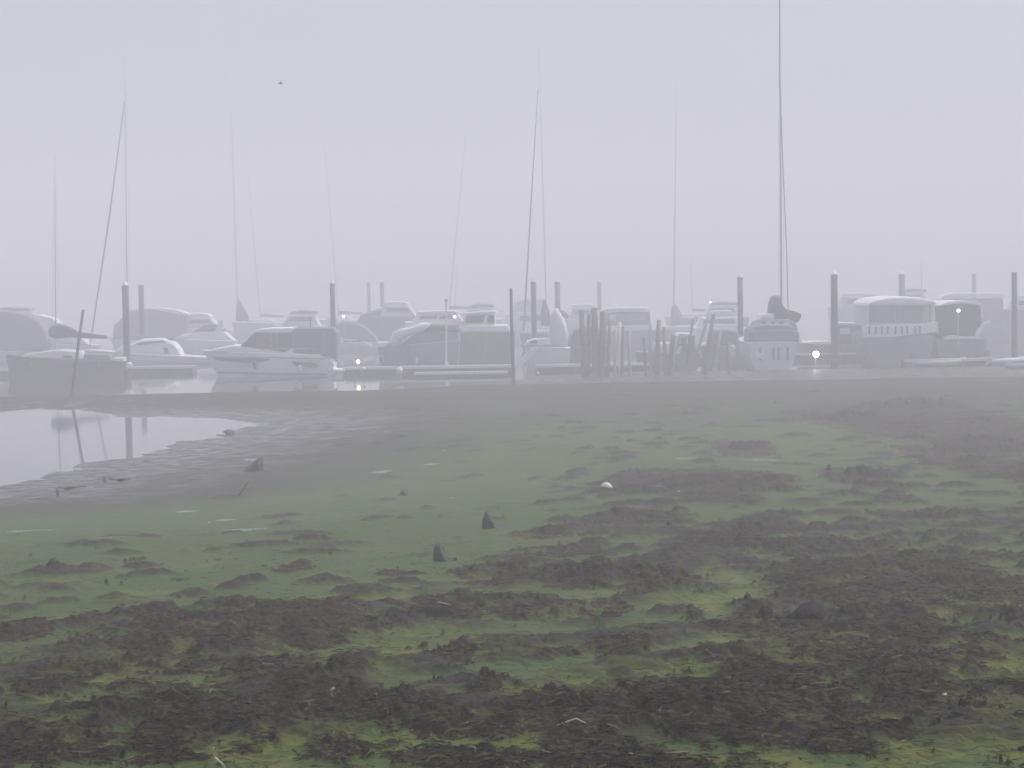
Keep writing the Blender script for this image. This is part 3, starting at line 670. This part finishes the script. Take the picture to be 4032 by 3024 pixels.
b = Craft('workboat', 'small workboat seen bow-on with a ribbed pale cabin front among the timber posts', 'motor boat', 2705, 121, 'motor boats')
b.end_hull(2650, 2765, 1396, 5.5, 'grey', 'stern')
c = b.slab('cabin', [(2664,1400),(2674,1330),(2684,1316),(2734,1320),(2744,1400)], -2.4, .8, 'canvasgrey', .1)
b.slab('door_frame', [(2673,1356),(2674,1330),(2682,1322),(2700,1324),(2700,1331),(2683,1332),(2682,1356)], -2.46, -2.38, 'tarp', .01, c)
for x in (2703, 2713): b.slab('slat', [(x,1326),(x+6,1326),(x+6,1354),(x,1354)], -2.46, -2.38, 'white', .01, c)
b.slab('roof', [(2666,1324),(2682,1312),(2738,1316),(2742,1326)], -2.6, 1.0, 'tarp', .05)
b.slab('side_panel', [(2654,1404),(2672,1362),(2686,1362),(2676,1406)], -2.6, -2.5, 'tarp', .02)

b = Craft('motor_boat', 'white sports cruiser with a swept windscreen right of the two left piles', 'motor boat', 790, 162, 'motor boats')
b.side_hull(660, 930, [(660,1336),(800,1340),(930,1344)], 2.8, 'white', 'left', .08)
b.slab('deck', [(672,1338),(720,1318),(790,1306),(880,1304),(920,1342)], -1.0, 1.0, 'white', .2)
w_ = b.slab('windscreen', [(760,1308),(800,1280),(870,1276),(884,1306)], -.9, .9, 'glass', .1)
b.slab('arch', [(846,1306),(862,1258),(880,1256),(876,1306)], -1.0, 1.0, 'white', .06)
b = Craft('motor_boat', 'white cruiser with two window bands behind the white lamp post', 'motor boat', 1730, 164, 'motor boats')
b.side_hull(1600, 1860, [(1600,1270),(1730,1272),(1860,1274)], 2.8, 'white', 'right', .08)
c = b.slab('cabin', [(1620,1270),(1640,1236),(1800,1232),(1830,1272)], -1.0, 1.0, 'white', .15)
b.pane('cabin_window', [(1650,1256),(1656,1244),(1720,1242),(1720,1256)], -1.02, parent=c); b.pane('cabin_window', [(1730,1256),(1730,1242),(1790,1241),(1796,1256)], -1.02, parent=c)
b.slab('roof', [(1636,1236),(1650,1226),(1790,1222),(1806,1232)], -1.1, 1.1, 'white', .06)
b = Craft('motor_boat', 'white flybridge cruiser between the slanting posts and the slim pile', 'motor boat', 2830, 162, 'motor boats')
b.side_hull(2720, 2960, [(2720,1290),(2830,1292),(2960,1294)], 2.8, 'white', 'right', .08)
c = b.slab('cabin', [(2740,1290),(2760,1250),(2900,1246),(2930,1292)], -1.0, 1.0, 'white', .15)
b.pane('cabin_window', [(2768,1274),(2776,1258),(2890,1256),(2900,1274)], -1.02, parent=c)
b.slab('flybridge', [(2790,1250),(2800,1224),(2880,1222),(2896,1248)], -.8, .8, 'tarp', .1)
b = Craft('sailing_boat', 'hazy white yacht whose thin mast rises between the two right-hand cruisers', 'sailing boat', 3690, 171, 'sailing boats')
b.side_hull(3560, 3800, [(3560,1270),(3690,1272),(3800,1274)], 2.6, 'white', 'left', .08)
b.slab('coachroof', [(3620,1272),(3640,1256),(3730,1254),(3750,1274)], -.8, .8, 'white', .12)
b.mast((3628,1030), (3630,1262), .07)
# --- far rows, almost lost in the fog ---------------------------------------------------------
FAR = [('left of the two left piles', 20, 178, 300, 1210), ('between the two left masts', 780, 182, 240, 1232), ('over the grey canopy of the white cruiser', 1180, 176, 210, 1222), ('behind the high domed cover', 1570, 172, 200, 1186),
       ('right of the red lamp', 1880, 186, 200, 1196), ('right of the tall stacked cruiser', 2310, 182, 190, 1196), ('left of the pile between the timber posts and stern-on sloop', 2840, 184, 210, 1188),
       ('right of the thick pile', 3400, 172, 260, 1152), ('above the domed white roof', 3590, 190, 190, 1136), ('right of the rightmost pile', 4060, 176, 200, 1160)]
for k, (where, x, D, wd, yt) in enumerate(FAR):
    b = Craft('motor_boat', 'fogbound pale cruiser roof ' + where, 'motor boat', x, D, 'cruisers fading into the fog')
    yd = yt + 62; L = wd / 2; left = k % 2 == 0; q = (lambda t: x + (t if left else -t) * L)
    b.side_hull(x - L, x + L, [(x-L, yd), (x+L, yd)], 3.2, 'cream' if k % 3 else 'grey', 'left' if left else 'right', .08)
    c = b.slab('cabin', [(q(-.7), yd), (q(-.42), yt+22), (q(.55), yt+18), (q(.75), yd)], -1.2, 1.2, 'cream', .12)
    b.pane('cabin_window', [(q(-.45), yt+42), (q(-.36), yt+28), (q(.45), yt+26), (q(.5), yt+42)], -1.22, parent=c)
    b.slab('roof', [(q(-.4), yt+16), (q(-.3), yt+5), (q(0), yt), (q(.6), yt+3), (q(.66), yt+14)], -1.25, 1.25, 'white' if k % 2 else 'canvasgrey', .1)
for where, x0, x1, yt, yb, D in [('left of the white cruiser cabin', 978, 1026, 700, 1262, 186), ('between the capped pile and the domed cover', 1276, 1334, 560, 1250, 196), ('just left of the white lamp post', 1832, 1768, 540, 1230, 182),
        ('just right of the broad pale mast', 2722, 2726, 1010, 1240, 192), ('right of the white lamp post', 1800, 1790, 1050, 1230, 200)]:
    b = Craft('sailing_boat', 'fogbound yacht whose thin mast shows ' + where, 'sailing boat', x1, D, 'yachts fading into the fog')
    b.side_hull(x1 - 110, x1 + 120, [(x1-110, yb+8), (x1+120, yb+12)], 2.6, 'cream', 'left', .08)
    b.slab('coachroof', [(x1-60, yb+10), (x1-40, yb-4), (x1+40, yb-4), (x1+60, yb+12)], -.8, .8, 'cream', .12)
    b.mast((x0, yt), (x1, yb), .06); b.slab('boom_cover', [(x1, yb-26), (x1+90, yb-20), (x1+90, yb-12), (x1, yb-14)], -.15, .15, 'canvasgrey', .08)

# ---------------------------------------------------------------- mooring piles
def pile(px, ptop, D, r, cap=True, lean=0.0, label='', m='steel'):
    o = px_base(px, D); o[2] = 0; t = thing('mooring_pile', label, 'pile', tuple(o), 'steel mooring piles of the marina')
    h = W(px, ptop, D)[2]
    MB().tube([(0, 0, -2.4), (0, 0, h*.5), (lean, 0, h)], r, 14).build('pile_shaft', m, t, True)
    if cap: MB().tube([(lean, 0, h + .003), (lean, 0, h + .05), (lean, 0, h + .30)], [r*1.12, r*1.1, .03], 14).build('pile_cap', 'cap', t)
    MB().tube([(0, 0, .5), (0, 0, .62)], r*1.5, 12).build('guide_ring', 'float', t)
    MB().tube([(0, 0, -.3), (0, 0, .3), (0, 0, 1.1), (0, 0, 1.35)], [r*1.16, r*1.14, r*1.08, r*1.01], 14).build('weed_band', 'weedband', t)
PILES = [(502,1124,121.5,.20,'thick capped pile beside the round white fender at left',1),(562,1122,150,.20,'paler pile just right of the thick left one',0),(1315,1117,132,.165,'capped pile above the grey canvas canopy',1),
 (2105,1110,136,.18,'pile left of the dark sail cover near the middle',1),(2198,1110,165,.22,'faint pile rising behind the tented boat',1),(2362,1110,198,.19,'very faint pile above the timber posts',0),
 (2917,1092,132,.18,'slim pile left of the stern-on sloop',1),(3287,1082,118,.205,'thickest dark pile beside the bright floodlight',1),(3552,1080,165,.25,'faint pile above the domed white roof',1),
 (3836,1078,205,.22,'very faint pile above the long hard-top cruiser',0),(3995,1072,126,.175,'grey-green pile at the right edge of the frame',0),(1508,1112,200,.20,'very faint pile above the high domed cover',0),(1455,1112,215,.18,'faintest pile left of the high domed cover',0)]
for px, pt, D, r, lb, cap in PILES: pile(px, pt, D, r * KD, bool(cap), 0, lb)

def pole(name, label, cat, top, foot, D, r, m='wood', group=None, z0=-.6):
    a = W(foot[0], foot[1], D); bb = W(top[0], top[1], D); o = (a[0], a[1], 0)
    t = thing(name, label, cat, o, group)
    d = Vector((bb[0]-a[0], 0, bb[2]-a[2])); d0 = d.normalized()
    st = Vector((0, 0, a[2])) - d0 * .9
    r = r * KD
    pts = [st] + [Vector((0, 0, a[2])) + d * k + Vector((.015*math.sin(9*k), .012*math.cos(7*k), 0)) for k in (0, .3, .6, 1)]
    MB().tube(pts, [r*1.05, r*1.05, r, r*.95, r*.9], 9).build('shaft', m, t, True)
    MB().tube([pts[-1], pts[-1] + d0*.04], [r*.95, r*.5], 9).build('end_cap', m, t)
    return t
pole('mud_pole', 'thin dark pole leaning right, standing at the edge of the pool', 'pole', (327,1222), (281,1570), 97.5, .072)
pole('mud_pole', 'thin upright dark pole at the shoreline near the centre', 'pole', (2012,1138), (2022,1535), 101, .085)

# old timber posts of a ruined jetty
POSTS = [((2290,1222),(2298,1490),.15,'oldwood'),((2318,1240),(2315,1492),.11,'oldwood'),((2340,1214),(2346,1488),.19,'oldwood'),((2376,1228),(2368,1494),.20,'oldwood'),((2402,1262),(2392,1486),.10,'oldwood'),
 ((2452,1286),(2449,1470),.09,'oldwood'),((2594,1262),(2586,1484),.13,'oldwood'),((2614,1290),(2622,1486),.10,'oldwood'),((2650,1320),(2638,1480),.13,'oldwood'),((2728,1258),(2700,1338),.07,'oldwood'),
 ((2810,1240),(2768,1486),.12,'oldwood'),((2778,1372),(2776,1500),.14,'oldwood'),((2868,1350),(2872,1480),.09,'oldwood'),((2534,1330),(2544,1478),.08,'oldwood'),((2662,1322),(2646,1450),.10,'palewood'),((2562,1280),(2560,1470),.08,'palewood'),((2836,1300),(2812,1476),.09,'palewood'),((2476,1300),(2480,1474),.10,'palewood'),((2424,1300),(2420,1478),.08,'palewood')]
WHERE = ['leftmost of the thick cluster of five','second of the thick cluster of five','middle and tallest of the thick cluster of five','fourth and thickest of the cluster of five','last and shortest of the cluster of five',
 'right against the white post','left of the pair before the workboat','right of the pair before the workboat','close to the workboat on its left','short slanting one above the workboat cabin',
 'long one leaning right beside the bleached post','stump below the bleached leaning post','low one left of the white pile fender','thin one behind the white gunwale boat','bleached one leaning against the workboat on its left','bleached one between the thin post and the upright pair','bleached one slanting right of the long leaning post','bleached one just right of the bright white post','bleached one at the right end of the thick cluster']
for (tp, ft, r, m), wh in zip(POSTS, WHERE):
    ft = (ft[0], ft[1] + (0 if ft[1] > 1400 else 130)) if ft[1] < 1400 else ft
    pole('timber_post', 'weathered timber post, ' + wh, 'post', tp, ft, 111, r, m, 'old timber posts of a ruined jetty')
pole('white_post', 'short bright white post with a thicker head before the white-roofed cabin boat', 'post', (2440,1270), (2440,1440), 115, .09, 'cap')
pole('bleached_post', 'bleached post leaning right between the dark slanting posts', 'post', (2792,1236), (2757,1352), 113, .085, 'palewood')

# pontoons, gangway, lamps, small craft
def pontoon(label, pxa, pxb, D, wdt=1.6, zt=.5, n=6):
    a = px_base(pxa, D); c = px_base(pxb, D); L = c[0]-a[0]
    t = thing('pontoon', label, 'pontoon', ((a[0]+c[0])/2, D * KD, 0), 'floating pontoons')
    MB().box(-L/2, L/2, 0, wdt, zt-.10, zt).build('walkway', 'deck', t)
    MB().box(-L/2, L/2, -.06, -.003, zt-.14, zt+.02).build('edge_strip', 'cap', t)
    for k in range(n):
        x = -L/2 + (k+.5)*L/n; MB().box(x-L/n*.49, x+L/n*.49, .1, wdt-.1, -.3, zt-.105).build('float', 'float', t)
pontoon('long pontoon with a pale edge between the white cruiser and the upright pole', 1350, 2030, 118.5, 2.0, .50, 9)
pontoon('low short pontoon with a pale edge under the grey-hulled yacht', 1630, 2000, 114.5, 1.4, .30, 5)
pontoon('short pontoon below the tented boat', 2110, 2560, 119.5, 2.0, .42, 6)
pontoon('pontoon with a pale edge in front of the canvas-enclosed cruiser', 3560, 3905, 119, 1.8, .42, 5)
pontoon('pontoon behind the dark sloop at the far left', -260, 760, 124.5, 2.0, .5, 12)
pontoon('pontoon reaching right behind the stern-on sloop', 2600, 3480, 129.5, 2.0, .5, 12)

g = Craft('gangway', 'white gangway sloping down to the water beside the upright pole', 'gangway', 2070, 117)
g.slab('ramp', [(2028,1448),(2036,1428),(2092,1372),(2112,1366),(2114,1382),(2048,1446)], 0, .12, 'white', .03)
g.slab('ramp_side', [(2028,1448),(2036,1428),(2092,1372),(2112,1366),(2114,1382),(2048,1446)], 1.0, 1.12, 'white', .03)
g.slab('treads', [(2034,1444),(2042,1430),(2096,1378),(2110,1374),(2112,1380),(2050,1444)], .12, 1.0, 'deck', .02)

def lamp(name, label, px, py, D, r, m, stem=None):
    q = W(px, py, D); t = thing(name, label, 'lamp', (q[0], q[1], 0))
    MB().ball((0, 0, q[2]), r, 28, 16).build('bulb', m, t, True)
    MB().tube([(0, r*.8, q[2]+r), (0, r*1.2, q[2]+r*.2), (0, r*1.3, q[2]-r)], [r*.8, r*.9, r*.5], 10).build('housing', 'float', t)
    zb = stem if stem is not None else 0
    MB().tube([(0, r*1.3, zb), (0, r*1.3, q[2])], .03, 6).build('stem', 'alu', t)
lamp('floodlight', 'very bright warm floodlight close above the water left of the thick pile', 3213, 1395, 117.5, .20, 'lampbig', -.5)
lamp('dock_lamp', 'round white lamp standing on the end of the long pontoon', 1410, 1424, 119, .13, 'lampwhite', .5)
lamp('boat_lamp', 'small white lamp right of the capped pile over the canopy', 1353, 1246, 134, .10, 'lampwhite', 2.0)
lamp('red_lamp', 'small red lamp left of the grey-hulled yacht cabin', 1790, 1247, 129, .12, 'lampred', 2.0)
lamp('boat_lamp', 'small lamp low among the right pair of timber posts', 2615, 1337, 118, .075, 'lampwhite', -.3)
lamp('boat_lamp', 'tiny lamp high above the slanting posts', 2797, 1190, 150, .075, 'lampwhite', 2.0)
lamp('boat_lamp', 'white lamp glowing inside the dark canvas enclosure', 3774, 1223, 122.3, .12, 'lampwhite', 1.0)

t = Craft('lamp_post', 'slim white lamp post standing on the long pontoon', 'lamp post', 1757, 119.2)
t.line('post_shaft', [(1757,1426),(1757,1180)], .055, 0, 'cap', n=10); t.line('post_base', [(1757,1440),(1757,1424)], [.15,.12], 0, 'cap', n=12)
t.slab('lamp_head', [(1748,1186),(1750,1176),(1764,1176),(1766,1186)], -.14, .14, 'alu', .03)

for px, py, D, r, lb in [(1573,1459,113,.23,'larger white mooring buoy floating below the long pontoon'),(2118,1468,112,.085,'tiny white mooring buoy below the gangway'),(1398,1452,115,.10,'left of the two small buoys under the round lamp'),(1433,1453,114.6,.12,'right of the two small buoys under the round lamp')]:
    q = px_base(px, D); t = thing('mooring_buoy', lb, 'buoy', (q[0], D * KD, 0), 'mooring buoys')
    z = max(r*.5, W(px, py, D)[2]); MB().ball((0, 0, z), r, 14, 9).build('float', 'fender', t, True)
    MB().tube([(0, 0, z+r*.9), (0, 0, z+r*1.25)], [r*.2, r*.12], 8).build('eye', 'rope', t)
    if z - r > .02: MB().tube([(0, 0, -.1), (0, 0, z-r*.9)], .02, 5).build('rope', 'rope', t)
f = Craft('pile_fender', 'tall white fender hanging between the slim pile and the timber posts', 'fender', 2884, 118)
f.slab('fender_body', [(2874,1362),(2880,1358),(2894,1358),(2896,1372),(2892,1406),(2886,1412),(2876,1396),(2872,1384)], -.16, .16, 'fender', .1, smooth=True)
f.line('rope', [(2888,1360),(2890,1330)], .02, 0, 'rope')
f.line('support_bar', [(2889,1330),(2889,1480)], .04, .25, 'wood')

def dinghy(label, px, D, L, py, outboard=True, m='rubber'):
    q = px_base(px, D); t = thing('dinghy', label, 'dinghy', (q[0], D * KD, 0), 'inflatable dinghies')
    w2 = .55; pts = [(-L/2, -w2, .25), (0, -w2, .25), (L*.3, -w2*.9, .3), (L*.46, -w2*.4, .42), (L/2, 0, .48), (L*.46, w2*.4, .42), (L*.3, w2*.9, .3), (0, w2, .25), (-L/2, w2, .25)]
    MB().tube(pts, [.12]+[.2]*7+[.12], 10).build('tube', m, t, True)
    MB().box(-L*.45, L*.3, -.42, .42, .04, .12).build('floor', 'float', t); MB().box(-L*.45, -L*.42, -.42, .42, .1, .5).build('transom', 'cap', t)
    if outboard:
        o = MB().loft([[(-L/2-.3, y, .62), (-L/2+.05, y, .62), (-L/2+.08, y, .85), (-L/2-.05, y, 1.0), (-L/2-.28, y, .95)] for y in (-.14, -.10, .10, .14)]).build('outboard', 'canvasgrey', t)
        MB().box(-L/2-.16, -L/2-.06, -.04, .04, -.3, .64).build('outboard_leg', 'alu', o)
dinghy('grey inflatable dinghy with raised outboard on the right-hand pontoon edge', 3700, 117.0, 3.2, 1400)
dinghy('pale inflatable dinghy at the foot of the rightmost pile', 3975, 118.5, 2.8, 1400, True, 'tarp')
dinghy('grey dinghy half out of the frame at the right edge', 4060, 112.0, 3.0, 1440, False)

# a small bird in the fog
q = W(1105, 330, 84); t = thing('bird', 'small dark bird flying high above the white cruiser', 'bird', tuple(q))
MB().tube([(-.11, 0, 0), (-.06, 0, .01), (0, 0, .015), (.06, 0, .005), (.13, 0, -.01)], [.012, .03, .036, .022, .006], 8).build('body', 'canvas', t, True)
for sg in (-1, 1): MB().loft([[(-.05, 0, .02), (.05, 0, .02), (.05, 0, .028), (-.05, 0, .028)], [(-.02, sg*.12, .09), (.045, sg*.12, .09), (.045, sg*.12, .095), (-.02, sg*.12, .095)], [(.03, sg*.20, .05), (.05, sg*.20, .05), (.05, sg*.20, .053), (.03, sg*.20, .053)]]).build('wing', 'canvas', t)

# ---------------------------------------------------------------- things lying and standing on the mud
def gz(x, y):
    return float(terrain_height(np.array([x], float), np.array([y], float))[0][0])
def onmud(px, py):
    p = ground_hit(px, py); return p[0], p[1], gz(p[0], p[1])
def stone(label, px, py, outline, thick, m='stone', name='rock', cat='rock', group=None):
    x, y, z = onmud(px, py); s = F / y; t = bpy.data.objects.new(name, None)
    P = [((a - px) / s, (py - c) / s) for a, c in outline]; nn = len(P)
    cx = sum(a for a, c in P) / nn; cz = sum(c for a, c in P) / nn; rings = []; rr = random.Random(px)
    for k in range(7):
        t_ = k / 6; sc_ = math.sin(math.pi * (.12 + .76 * t_)) ** .6
        rings.append([(cx + (a-cx)*sc_ + rr.uniform(-.012, .012), (t_-.5)*thick, (c if c < .03 else c*sc_ + rr.uniform(-.012, .012)) - .03) for a, c in P])
    o = MB().loft(rings).build(name, m); o.location = (x, y, z); return tag(o, label, cat, group)
stone('sharp triangular rock with a steep right side near the end of the pool', 1000, 1786, [(952,1786),(968,1770),(1000,1742),(1027,1722),(1037,1740),(1037,1786)], .5)
stone('pointed dark rock with a low tail, standing on green mud, the nearer one', 1730, 2212, [(1706,2212),(1706,2160),(1716,2138),(1732,2134),(1744,2150),(1752,2176),(1768,2192),(1796,2190),(1798,2206),(1790,2212)], .26)
stone('pointed dark rock with a long low tail, the farther one', 1920, 2074, [(1898,2074),(1898,2040),(1908,2008),(1916,2002),(1928,2020),(1944,2048),(1990,2058),(2070,2070),(2060,2076)], .3)
stone('small hazy triangular rock on the mud left of centre', 1592, 1880, [(1560,1880),(1574,1870),(1586,1848),(1596,1850),(1608,1866),(1626,1878)], .35)
stone('small dark pointed clod far right of the white lump', 3265, 1856, [(3250,1856),(3258,1838),(3268,1828),(3276,1856)], .25, 'clod', 'clod', 'clod')
stone('little dark pointed clod right of the middle patch of weed', 2635, 2074, [(2624,2074),(2628,2054),(2634,2040),(2642,2050),(2646,2074)], .15, 'clod', 'clod', 'clod')
stone('rounded dark rock standing in the far right end of the pool', 905, 1676, [(878,1662),(890,1654),(915,1656),(924,1664),(918,1674),(904,1677),(888,1670)], .5)
stone('humped brown clod beside the slanting pale stick', 3180, 2450, [(3120,2450),(3130,2412),(3160,2392),(3190,2388),(3226,2410),(3246,2436),(3240,2450)], .35, 'clod', 'clod', 'clod')
stone('pointed brown clod left of the slanting pale stick', 3010, 2436, [(2960,2436),(2990,2400),(3004,2372),(3030,2366),(3042,2388),(3042,2436)], .3, 'clod', 'clod', 'clod')

def stick(name, label, cat, pts, r, m, group=None, h=0.0):
    x, y, z = onmud(*pts[0]); s = F / y; P = []
    for a, c in pts: P.append(((a-pts[0][0])/s, 0, (pts[0][1]-c)/s))
    lift = h
    o = MB().tube([(p[0], p[1], p[2]+lift) for p in P], [r*1.0 if 0 < i < len(P)-1 else r*.7 for i in range(len(P))], 7).build(name, m, None, True)
    o.location = (x, y, z); return tag(o, label, cat, group)
def lying(name, label, cat, pts, r, m, group=None):
    P = []; 
    for a, c in pts:
        x, y, z = onmud(a, c); P.append((x, y, z + r*1.2))
    o = MB().tube([tuple(np.array(p) - np.array(P[0])) for p in P], [r*.8]+[r]*(len(P)-2)+[r*.6], 7).build(name, m, None, True); o.location = P[0]
    return tag(o, label, cat, group)
stick('stake', 'thin dark stake leaning right, on grey mud below the triangular rock', 'stake', [(938,1864),(950,1846),(966,1826),(982,1806)], .028, 'wood')
stick('stake', 'short upright dark stake at the near edge of the pool', 'stake', [(225,1852),(224,1834),(222,1816)], .055, 'wood')
stick('stake', 'small knobbly stump at the near edge of the pool', 'stake', [(412,1812),(412,1800),(408,1786)], .07, 'wood')
lying('driftwood', 'dark driftwood branch lying across shallow water right of the short stake', 'driftwood', [(232,1828),(262,1834),(300,1826),(336,1826)], .05, 'wood')
lying('driftwood', 'dark driftwood lying on the pool edge right of the knobbly stump', 'driftwood', [(432,1806),(470,1812),(510,1806)], .06, 'wood')
stick('stem', 'bent pale stem arching up from the bottom edge at left', 'stem', [(896,3036),(872,3004),(850,2984),(834,2964),(836,2948),(846,2940)], .006, 'straw')
stick('stem', 'pale fleshy weed stalk standing in brown weed at lower left', 'stem', [(1312,2792),(1304,2770),(1306,2752),(1318,2742)], .012, 'straw')
stick('stick', 'pale stick slanting down beside the humped brown clod', 'stick', [(3246,2418),(3228,2406),(3210,2396),(3198,2386)], .011, 'palewood')
lying('stick', 'long pale stick lying flat near the bottom centre', 'stick', [(2196,2908),(2230,2902),(2270,2902),(2316,2906)], .006, 'palewood')
lying('stick', 'thick pale broken stick at the bottom right of centre', 'stick', [(2480,2984),(2506,2994),(2534,3008)], .011, 'palewood')
lying('stick', 'pale twig on brown weed left of the bright algae patch', 'stick', [(1690,2418),(1730,2424),(1776,2430)], .006, 'palewood')
x, y, z = onmud(2388, 1928); s = F / y
rings = []
for k in range(8):
    t_ = k / 7; a = -.13 + .27 * t_; hgt = .015 + .115 * math.sin(math.pi * min(1, t_ * .9 + .1)) ** .7; wd = .02 + .09 * math.sin(math.pi * (.1 + .8 * t_))
    rings.append([(a, wd * math.cos(math.pi * j / 8), hgt * math.sin(math.pi * j / 8)) for j in range(9)])
o = MB().loft(rings).build('white_float', 'paint', None, True); o.location = (x, y, z - .004)
tag(o, 'domed white float lying on open green mud right of centre', 'float')
SH = [(1750,1748,.05,'on grey mud in mid distance left of centre'),(1778,1904,.035,'small one above the pointed rocks'),(2672,1962,.04,'right of the domed white float'),(3884,2174,.035,'bright one near the right edge'),(622,2540,.05,'on brown weed at lower left'),
 (3890,2430,.03,'near the right edge among brown weed'),(820,1970,.04,'at the near edge of the wet mud'),(3720,2795,.025,'on the dark red weed at lower right'),(2680,2705,.03,'at the base of the right-hand weed bank')]
for px, py, r, wh in SH:
    r *= .7
    x, y, z = onmud(px, py); rings = []
    for k in range(5):
        a = (k/4 - .5) * 2 * r; wd = r * .9 * math.cos(math.pi * (k/4 - .5) * .9) + .003
        rings.append([(a, wd * math.cos(math.pi*j/6), .012 + wd * .7 * math.sin(math.pi*j/6)) for j in range(7)])
    o = MB().loft(rings).build('shell', 'shell', None, True); o.location = (x, y, z); o.rotation_euler = (0, 0, r*77)
    tag(o, 'pale shell, ' + wh, 'shell', 'pale shells scattered on the mud')

# weed strands lying loose on the near mud: uncountable
def strands(name, n, m, seed, wmin, wmax, lmin, lmax, dmax, need, arch=.10):
    g = np.random.default_rng(seed); k = n * 4
    d = 10.5 + (dmax - 10.5) * g.random(k) ** 1.5; a = np.radians(g.uniform(-17, 17, k)); x = d * np.sin(a); y = d * np.cos(a)
    z, wd, al, *_ = terrain_height(x, y); keep = g.random(k) < need(wd, al, x, y); x, y, z = x[keep][:n], y[keep][:n], z[keep][:n]; n = len(x)
    L = g.uniform(lmin, lmax, n); wdt = g.uniform(wmin, wmax, n); th = g.uniform(0, 2*math.pi, n); bend = g.normal(0, 1.2, n); hh = g.uniform(.3, 1, n) * arch * L
    S = 5; V = np.zeros((n, S, 2, 3))
    for i in range(S):
        t = i / (S-1); ang_ = th + bend * (t-.5)
        cx = x + L * (t-.5) * np.cos(ang_); cy = y + L * (t-.5) * np.sin(ang_); cz = z + .006 + hh * math.sin(math.pi*t) * (1 + .5*np.sin(th*7)) 
        ww = wdt * (1 - .75 * abs(2*t-1) ** 2)
        V[:, i, 0] = np.stack([cx - ww*np.sin(ang_), cy + ww*np.cos(ang_), cz - ww*.4], -1); V[:, i, 1] = np.stack([cx + ww*np.sin(ang_), cy - ww*np.cos(ang_), cz + ww*.5], -1)
    base = (np.arange(n) * S * 2)[:, None]; q = np.array([[2*i, 2*i+1, 2*i+3, 2*i+2] for i in range(S-1)]).reshape(1, -1)
    f = (base + q).reshape(-1).astype(np.int32); me_ = bpy.data.meshes.new(name); nf = len(f)//4
    me_.vertices.add(n*S*2); me_.vertices.foreach_set("co", V.astype(np.float32).ravel()); me_.loops.add(len(f)); me_.loops.foreach_set("vertex_index", f)
    me_.polygons.add(nf); me_.polygons.foreach_set("loop_start", (np.arange(nf)*4).astype(np.int32)); me_.update(calc_edges=True)
    me_.materials.append(m); o = bpy.data.objects.new(name, me_); COL.objects.link(o); return tag(o, kind='stuff')
mb_ = mat("brown_weed", (0.022, 0.017, 0.016), 1.0, var=0.6, scale=3, spec=.0); mg_ = mat("green_weed", (0.060, 0.068, 0.028), 1.0, var=0.45, scale=2, spec=.0)
mp_ = mat("pale_weed", (0.13, 0.12, 0.08), 1.0, var=0.4, scale=2, spec=.2)
strands('brown_seaweed', 11000, mb_, 1, .003, .009, .04, .16, 34, lambda w, a, x, y: np.clip(w*1.2, 0, 1))
strands('green_seaweed', 5000, mg_, 2, .003, .008, .05, .18, 34, lambda w, a, x, y: np.clip(.12 + .35*np.abs(w-.5) + .3*a, 0, 1))
strands('bleached_seaweed', 300, mp_, 3, .003, .007, .04, .16, 30, lambda w, a, x, y: np.clip(.1 + .7*w + .04*x, 0, 1))

# ---------------------------------------------------------------- the fog bank: one closed box of even density
hb = MB().box(-600, 600, -600, 600, -4.5, 36)
hm = bpy.data.materials.new("fog"); hm.use_nodes = True; hn = hm.node_tree
for q in list(hn.nodes):
    if q.type == 'BSDF_PRINCIPLED': hn.nodes.remove(q)
pv = hn.nodes.new("ShaderNodeVolumePrincipled"); pv.inputs['Color'].default_value = (0.973, 0.963, 0.995, 1)
pv.inputs['Density'].default_value = HAZE_D; pv.inputs['Anisotropy'].default_value = 0.0
hn.links.new(pv.outputs[0], [q for q in hn.nodes if q.type == 'OUTPUT_MATERIAL'][0].inputs['Volume'])
haze = hb.build("haze", hm); tag(haze, kind='stuff')
